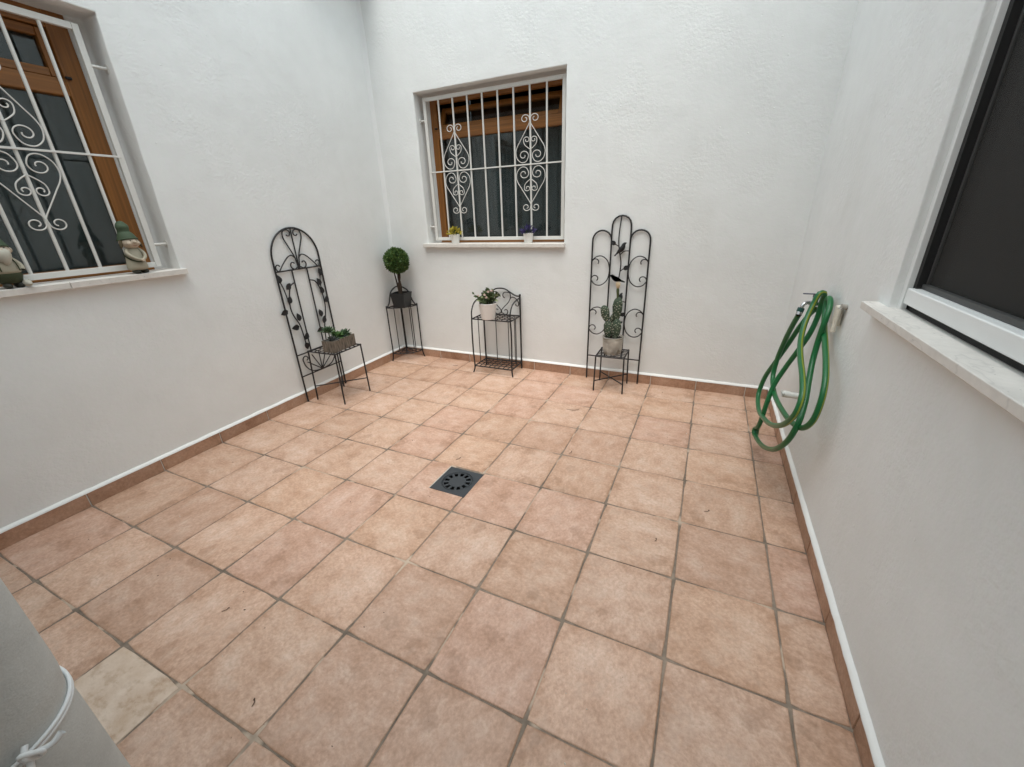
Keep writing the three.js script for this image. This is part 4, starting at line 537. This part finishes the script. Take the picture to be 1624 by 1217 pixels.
{
  const P = [[3.0195, 0.806, -1.99], [3.014, 0.76, -2.02], [3.008, 0.66, -2.09], [3.0, 0.533, -2.14], [2.995, 0.444, -2.12], [2.995, 0.405, -2.0], [3.0, 0.412, -1.782], [3.015, 0.431, -1.6], [3.035, 0.457, -1.505], [3.05, 0.512, -1.465], [3.06, 0.59, -1.47], [3.068, 0.654, -1.515], [3.076, 0.703, -1.6], [3.086, 0.747, -1.72], [3.096, 0.805, -1.86], [3.1, 0.86, -1.918], [3.1, 0.895, -1.925], [3.098, 0.906, -1.885], [3.092, 0.882, -1.825], [3.08, 0.824, -1.79], [3.074, 0.741, -1.785], [3.066, 0.664, -1.755], [3.055, 0.597, -1.685], [3.04, 0.529, -1.592], [3.022, 0.467, -1.53], [3.005, 0.393, -1.525], [2.99, 0.3, -1.6], [2.978, 0.205, -1.756], [2.968, 0.142, -1.93], [2.962, 0.128, -2.05], [2.9625, 0.152, -2.062], [2.962, 0.19, -2.01], [2.964, 0.255, -1.975], [2.972, 0.358, -1.975], [2.99, 0.441, -2.005], [3.02, 0.533, -2.01], [3.05, 0.634, -1.985], [3.078, 0.721, -1.98], [3.098, 0.801, -2.005], [3.1, 0.865, -2.01], [3.096, 0.912, -1.985], [3.078, 0.913, -1.975], [3.058, 0.86, -1.955], [3.034, 0.785, -1.9], [3.018, 0.729, -1.815], [3.006, 0.687, -1.676], [3.0, 0.652, -1.54], [2.995, 0.608, -1.46], [2.985, 0.553, -1.435], [2.975, 0.487, -1.478], [2.965, 0.395, -1.62], [2.96, 0.306, -1.862], [2.958, 0.262, -2.1], [2.962, 0.3, -2.22], [2.975, 0.394, -2.225], [3.0, 0.521, -2.155], [3.03, 0.625, -2.126], [3.055, 0.732, -2.085], [3.08, 0.805, -2.06], [3.094, 0.83, -2.04]];
  const c = new THREE.CatmullRomCurve3(P.map(A3), false, 'centripetal'), g = new THREE.TubeGeometry(c, 520, 0.0115, 14, false), pos = g.attributes.position, kink = V(2.962, 0.138, -2.056);
  for (let i = 0; i <= 520; i++) { const q = c.getPointAt(i / 520), d = q.distanceTo(kink), f = 0.45 + 0.55 * smooth(0.0, 0.05, d); if (f < 0.999) for (let j = 0; j <= 14; j++) { const k = i * 15 + j, v = V().fromBufferAttribute(pos, k).sub(q); v.y *= f; v.z *= f; v.x *= 2 - f; v.add(q); pos.setXYZ(k, v.x, v.y, v.z); } }
  const hm = colorTex(16, 128, (u, v, o) => { const s = [0.18].some(a => Math.abs(v - a) < 0.05); const f = fbm(u * 4, v * 16, 4, 2, 7, 0.5, 16) * 0.12 + 1; if (s) { o[0] = 0.20 * f; o[1] = 0.24 * f; o[2] = 0.02; } else { o[0] = 0.005; o[1] = 0.115 * f; o[2] = 0.03 * f; } });
  const t = thing('garden_hose', 'green garden hose with yellow stripe coiled over the wall tap', 'hose');
  obj('hose_coil', g, new THREE.MeshPhysicalMaterial({ map: hm, roughness: 0.36 }), t);
}
{
  const t = thing('wall_clip', 'small off white plastic wall clip with metal screw hook beside the hose', 'hook', [3.121, 0.87, -1.735]), w = std([0.62, 0.58, 0.49], { roughness: 0.6 });
  obj('socket', rbox(0.022, 0.08, 0.046, -0.011, -0.008, -0.022, 0.007), w, t); obj('pin', loft([[-0.02, 0.028, 0.016, 0.0075], [-0.023, -0.03, 0.018, 0.0078], [-0.024, -0.056, 0.019, 0.0095], [-0.024, -0.066, 0.019, 0.01]], { seg: 16 }), w, t);
  obj('metal_clasp', [bar([0.002, 0.034, 0.012], [-0.016, 0.036, 0.014], 0.011, 12), rbox(0.01, 0.007, 0.042, -0.016, 0.026, 0.002, 0.003)], std([0.4, 0.38, 0.34], { metalness: 0.4, roughness: 0.45 }), t);
}
{
  const t = thing('pipe_stub', 'short white plastic pipe stub sticking out of the wall behind the hose', 'pipe', [3.124, 0.412, -1.955]), w = std([0.72, 0.72, 0.68], { roughness: 0.45 });
  obj('pipe', (() => { const g = lathe([[0.0155, -0.02], [0.0155, 0.07], [0.017, 0.075], [0.017, 0.096], [0.014, 0.1], [0.011, 0.1], [0.0105, 0.04], [0, 0.04]], 24); g.rotateZ(PI / 2 - 0.06); return g; })(), w, t);
  obj('pipe_clip', rbox(0.014, 0.01, 0.04, -0.098, 0.01, 0, 0.003), std([0.5, 0.5, 0.47]), t);
}
// ------------------------------------------------------------------ post in the near left corner
{
  const t = thing('round_post', 'pale grey round post in the near left corner', 'post', [1.745, 0.001, 0.305]);
  const g = new THREE.CylinderGeometry(0.1, 0.1, 2.6, 72, 160, true), p = g.attributes.position; for (let i = 0; i < p.count; i++) { const a = Math.atan2(p.getZ(i), p.getX(i)), y = p.getY(i) + 1.3, f = 1 + 0.02 * pn(a * 1.2 + 9, y * 2.2, 256, 256, 61) - 0.035 * Math.exp(-((y - 0.632) ** 2) / 0.0006); p.setX(i, p.getX(i) * f); p.setZ(i, p.getZ(i) * f); } g.translate(0, 1.3, 0); g.computeVertexNormals();
  { const uv = g.attributes.uv; for (let i = 0; i < uv.count; i++) uv.setXY(i, uv.getX(i) * 2.4, uv.getY(i) * 9.6); }
  obj('shaft', g, new THREE.MeshStandardMaterial({ roughness: 0.9, bumpMap: plasterBump, bumpScale: 0.0012, map: colorTex(512, 512, (u, v, c) => { const a = fbm(u * 3, v * 3, 3, 5, 501, 0.6), b = fbm(u * 90, v * 90, 90, 2, 503), k = 0.52 + 0.06 * a + 0.05 * b; c[0] = k * 0.985; c[1] = k; c[2] = k * 0.96; }) }), t);
  obj('end_cap', [bar([0, 2.6, 0], [0, 2.61, 0], 0.1, 48)], std([0.46, 0.47, 0.45]), t);
  const c = thing('tied_cord', 'white cord knotted round the grey post', 'cord', [1.745, 0.632, 0.305]), wc = std([0.74, 0.74, 0.73], { roughness: 0.8 }), ang = 0.27;
  for (const dy of [0.0032, -0.0032]) obj('strand', tube(Array.from({ length: 40 }, (_, i) => { const a = i / 40 * PI * 2, s = 0.006 * Math.cos(a - ang); return [0.1 * Math.cos(a), dy - s * 1.2, -0.1 * Math.sin(a)]; }), 0.0029, { closed: true, seg: 140, rad: 8 }), wc, c);
  const k = a => [0.106 * Math.cos(a), 0, -0.106 * Math.sin(a)], K = k(ang);
  obj('knot', [tube([[K[0] - 0.004, 0.012, K[2]], [K[0] + 0.008, 0.004, K[2] + 0.006], [K[0] + 0.004, -0.012, K[2] - 0.005], [K[0] + 0.01, -0.004, K[2] - 0.008], [K[0] + 0.006, 0.01, K[2] + 0.008], [K[0] - 0.002, -0.01, K[2] + 0.006]], 0.0036, { seg: 50, rad: 8 })], wc, c);
  obj('loose_end', loft([[K[0] + 0.004, -0.004, K[2] - 0.004, 0.004], [K[0] + 0.01, -0.004, K[2] - 0.018, 0.0042], [K[0] + 0.01, 0.002, K[2] - 0.03, 0.0048]]), wc, c);
  obj('loose_end', loft([[K[0] + 0.004, -0.008, K[2] + 0.004, 0.004], [K[0] + 0.012, -0.022, K[2] + 0.01, 0.0042], [K[0] + 0.012, -0.04, K[2] + 0.016, 0.005]]), wc, c);
}
// ------------------------------------------------------------------ bits of dry litter on the tiles
{
  const m = std([0.06, 0.035, 0.02], { roughness: 0.9 });
  const twigs = [['tiny curled dry twig on the floor just behind the drain', 1.451, -1.384, 0.03, 0.9], ['small brown dry bud lying on the right side of the floor', 2.556, -1.161, 0.018, 1.2], ['short bent dry twig on the left foreground tiles', 1.184, -0.219, 0.022, 0.9], ['dark dry twig on the foreground tile nearest the post', 1.571, -0.057, 0.02, 2.0], ['thin curved straw in the middle of the rear floor', 1.873, -2.223, 0.09, 0.1], ['dry crumpled leaf bit on the floor near the corner stand', 0.595, -2.726, 0.045, 0.2], ['small triangular dry stalk on the right floor tiles', 2.747, -1.435, 0.025, 0.5], ['curled dry stalk on the floor in front of the cactus stand', 2.025, -1.683, 0.03, 1.1]];
  for (const [lb, x, z, s, a] of twigs) { const t = thing('dry_twig', lb, 'twig', [x, 0.0035, z], a, 'dry bits on the tiles'); obj('stalk', tube([[-s * 0.5, 0, 0], [-s * 0.15, 0.002, s * 0.12], [s * 0.2, 0.001, s * 0.05], [s * 0.45, 0.002, -s * 0.18]], 0.0011, { rad: 5, seg: 20 }), m, t); obj('tip', ball(0.0022, s * 0.45, 0.001, -s * 0.18, 1.8, 0.6, 1, 8, 6), m, t); }
  const r = rng(404), n = 260, im = new THREE.InstancedMesh(new THREE.IcosahedronGeometry(0.0016, 0), std([1, 1, 1], { roughness: 0.95 }), n), q = new THREE.Quaternion();
  for (let i = 0; i < n; i++) { const x = 0.05 + r() * 3.0, z = -2.85 + r() * 3.4, s = 0.4 + r() * r() * 1.5; im.setMatrixAt(i, M4.compose(V(x, 0.002, z), q.setFromEuler(new THREE.Euler(r() * 6, r() * 6, 0)), V(s * 1.5, s * 0.6, s))); im.setColorAt(i, r() < 0.6 ? lin(0.05, 0.035, 0.025) : lin(0.55, 0.5, 0.42)); }
  im.name = 'floor_crumbs'; im.castShadow = im.receiveShadow = true; im.userData = { kind: 'stuff', label: 'scattered crumbs of grit and dry plant bits on the tiles', category: 'grit' }; scene.add(im);
}
renderer.render(scene, camera);
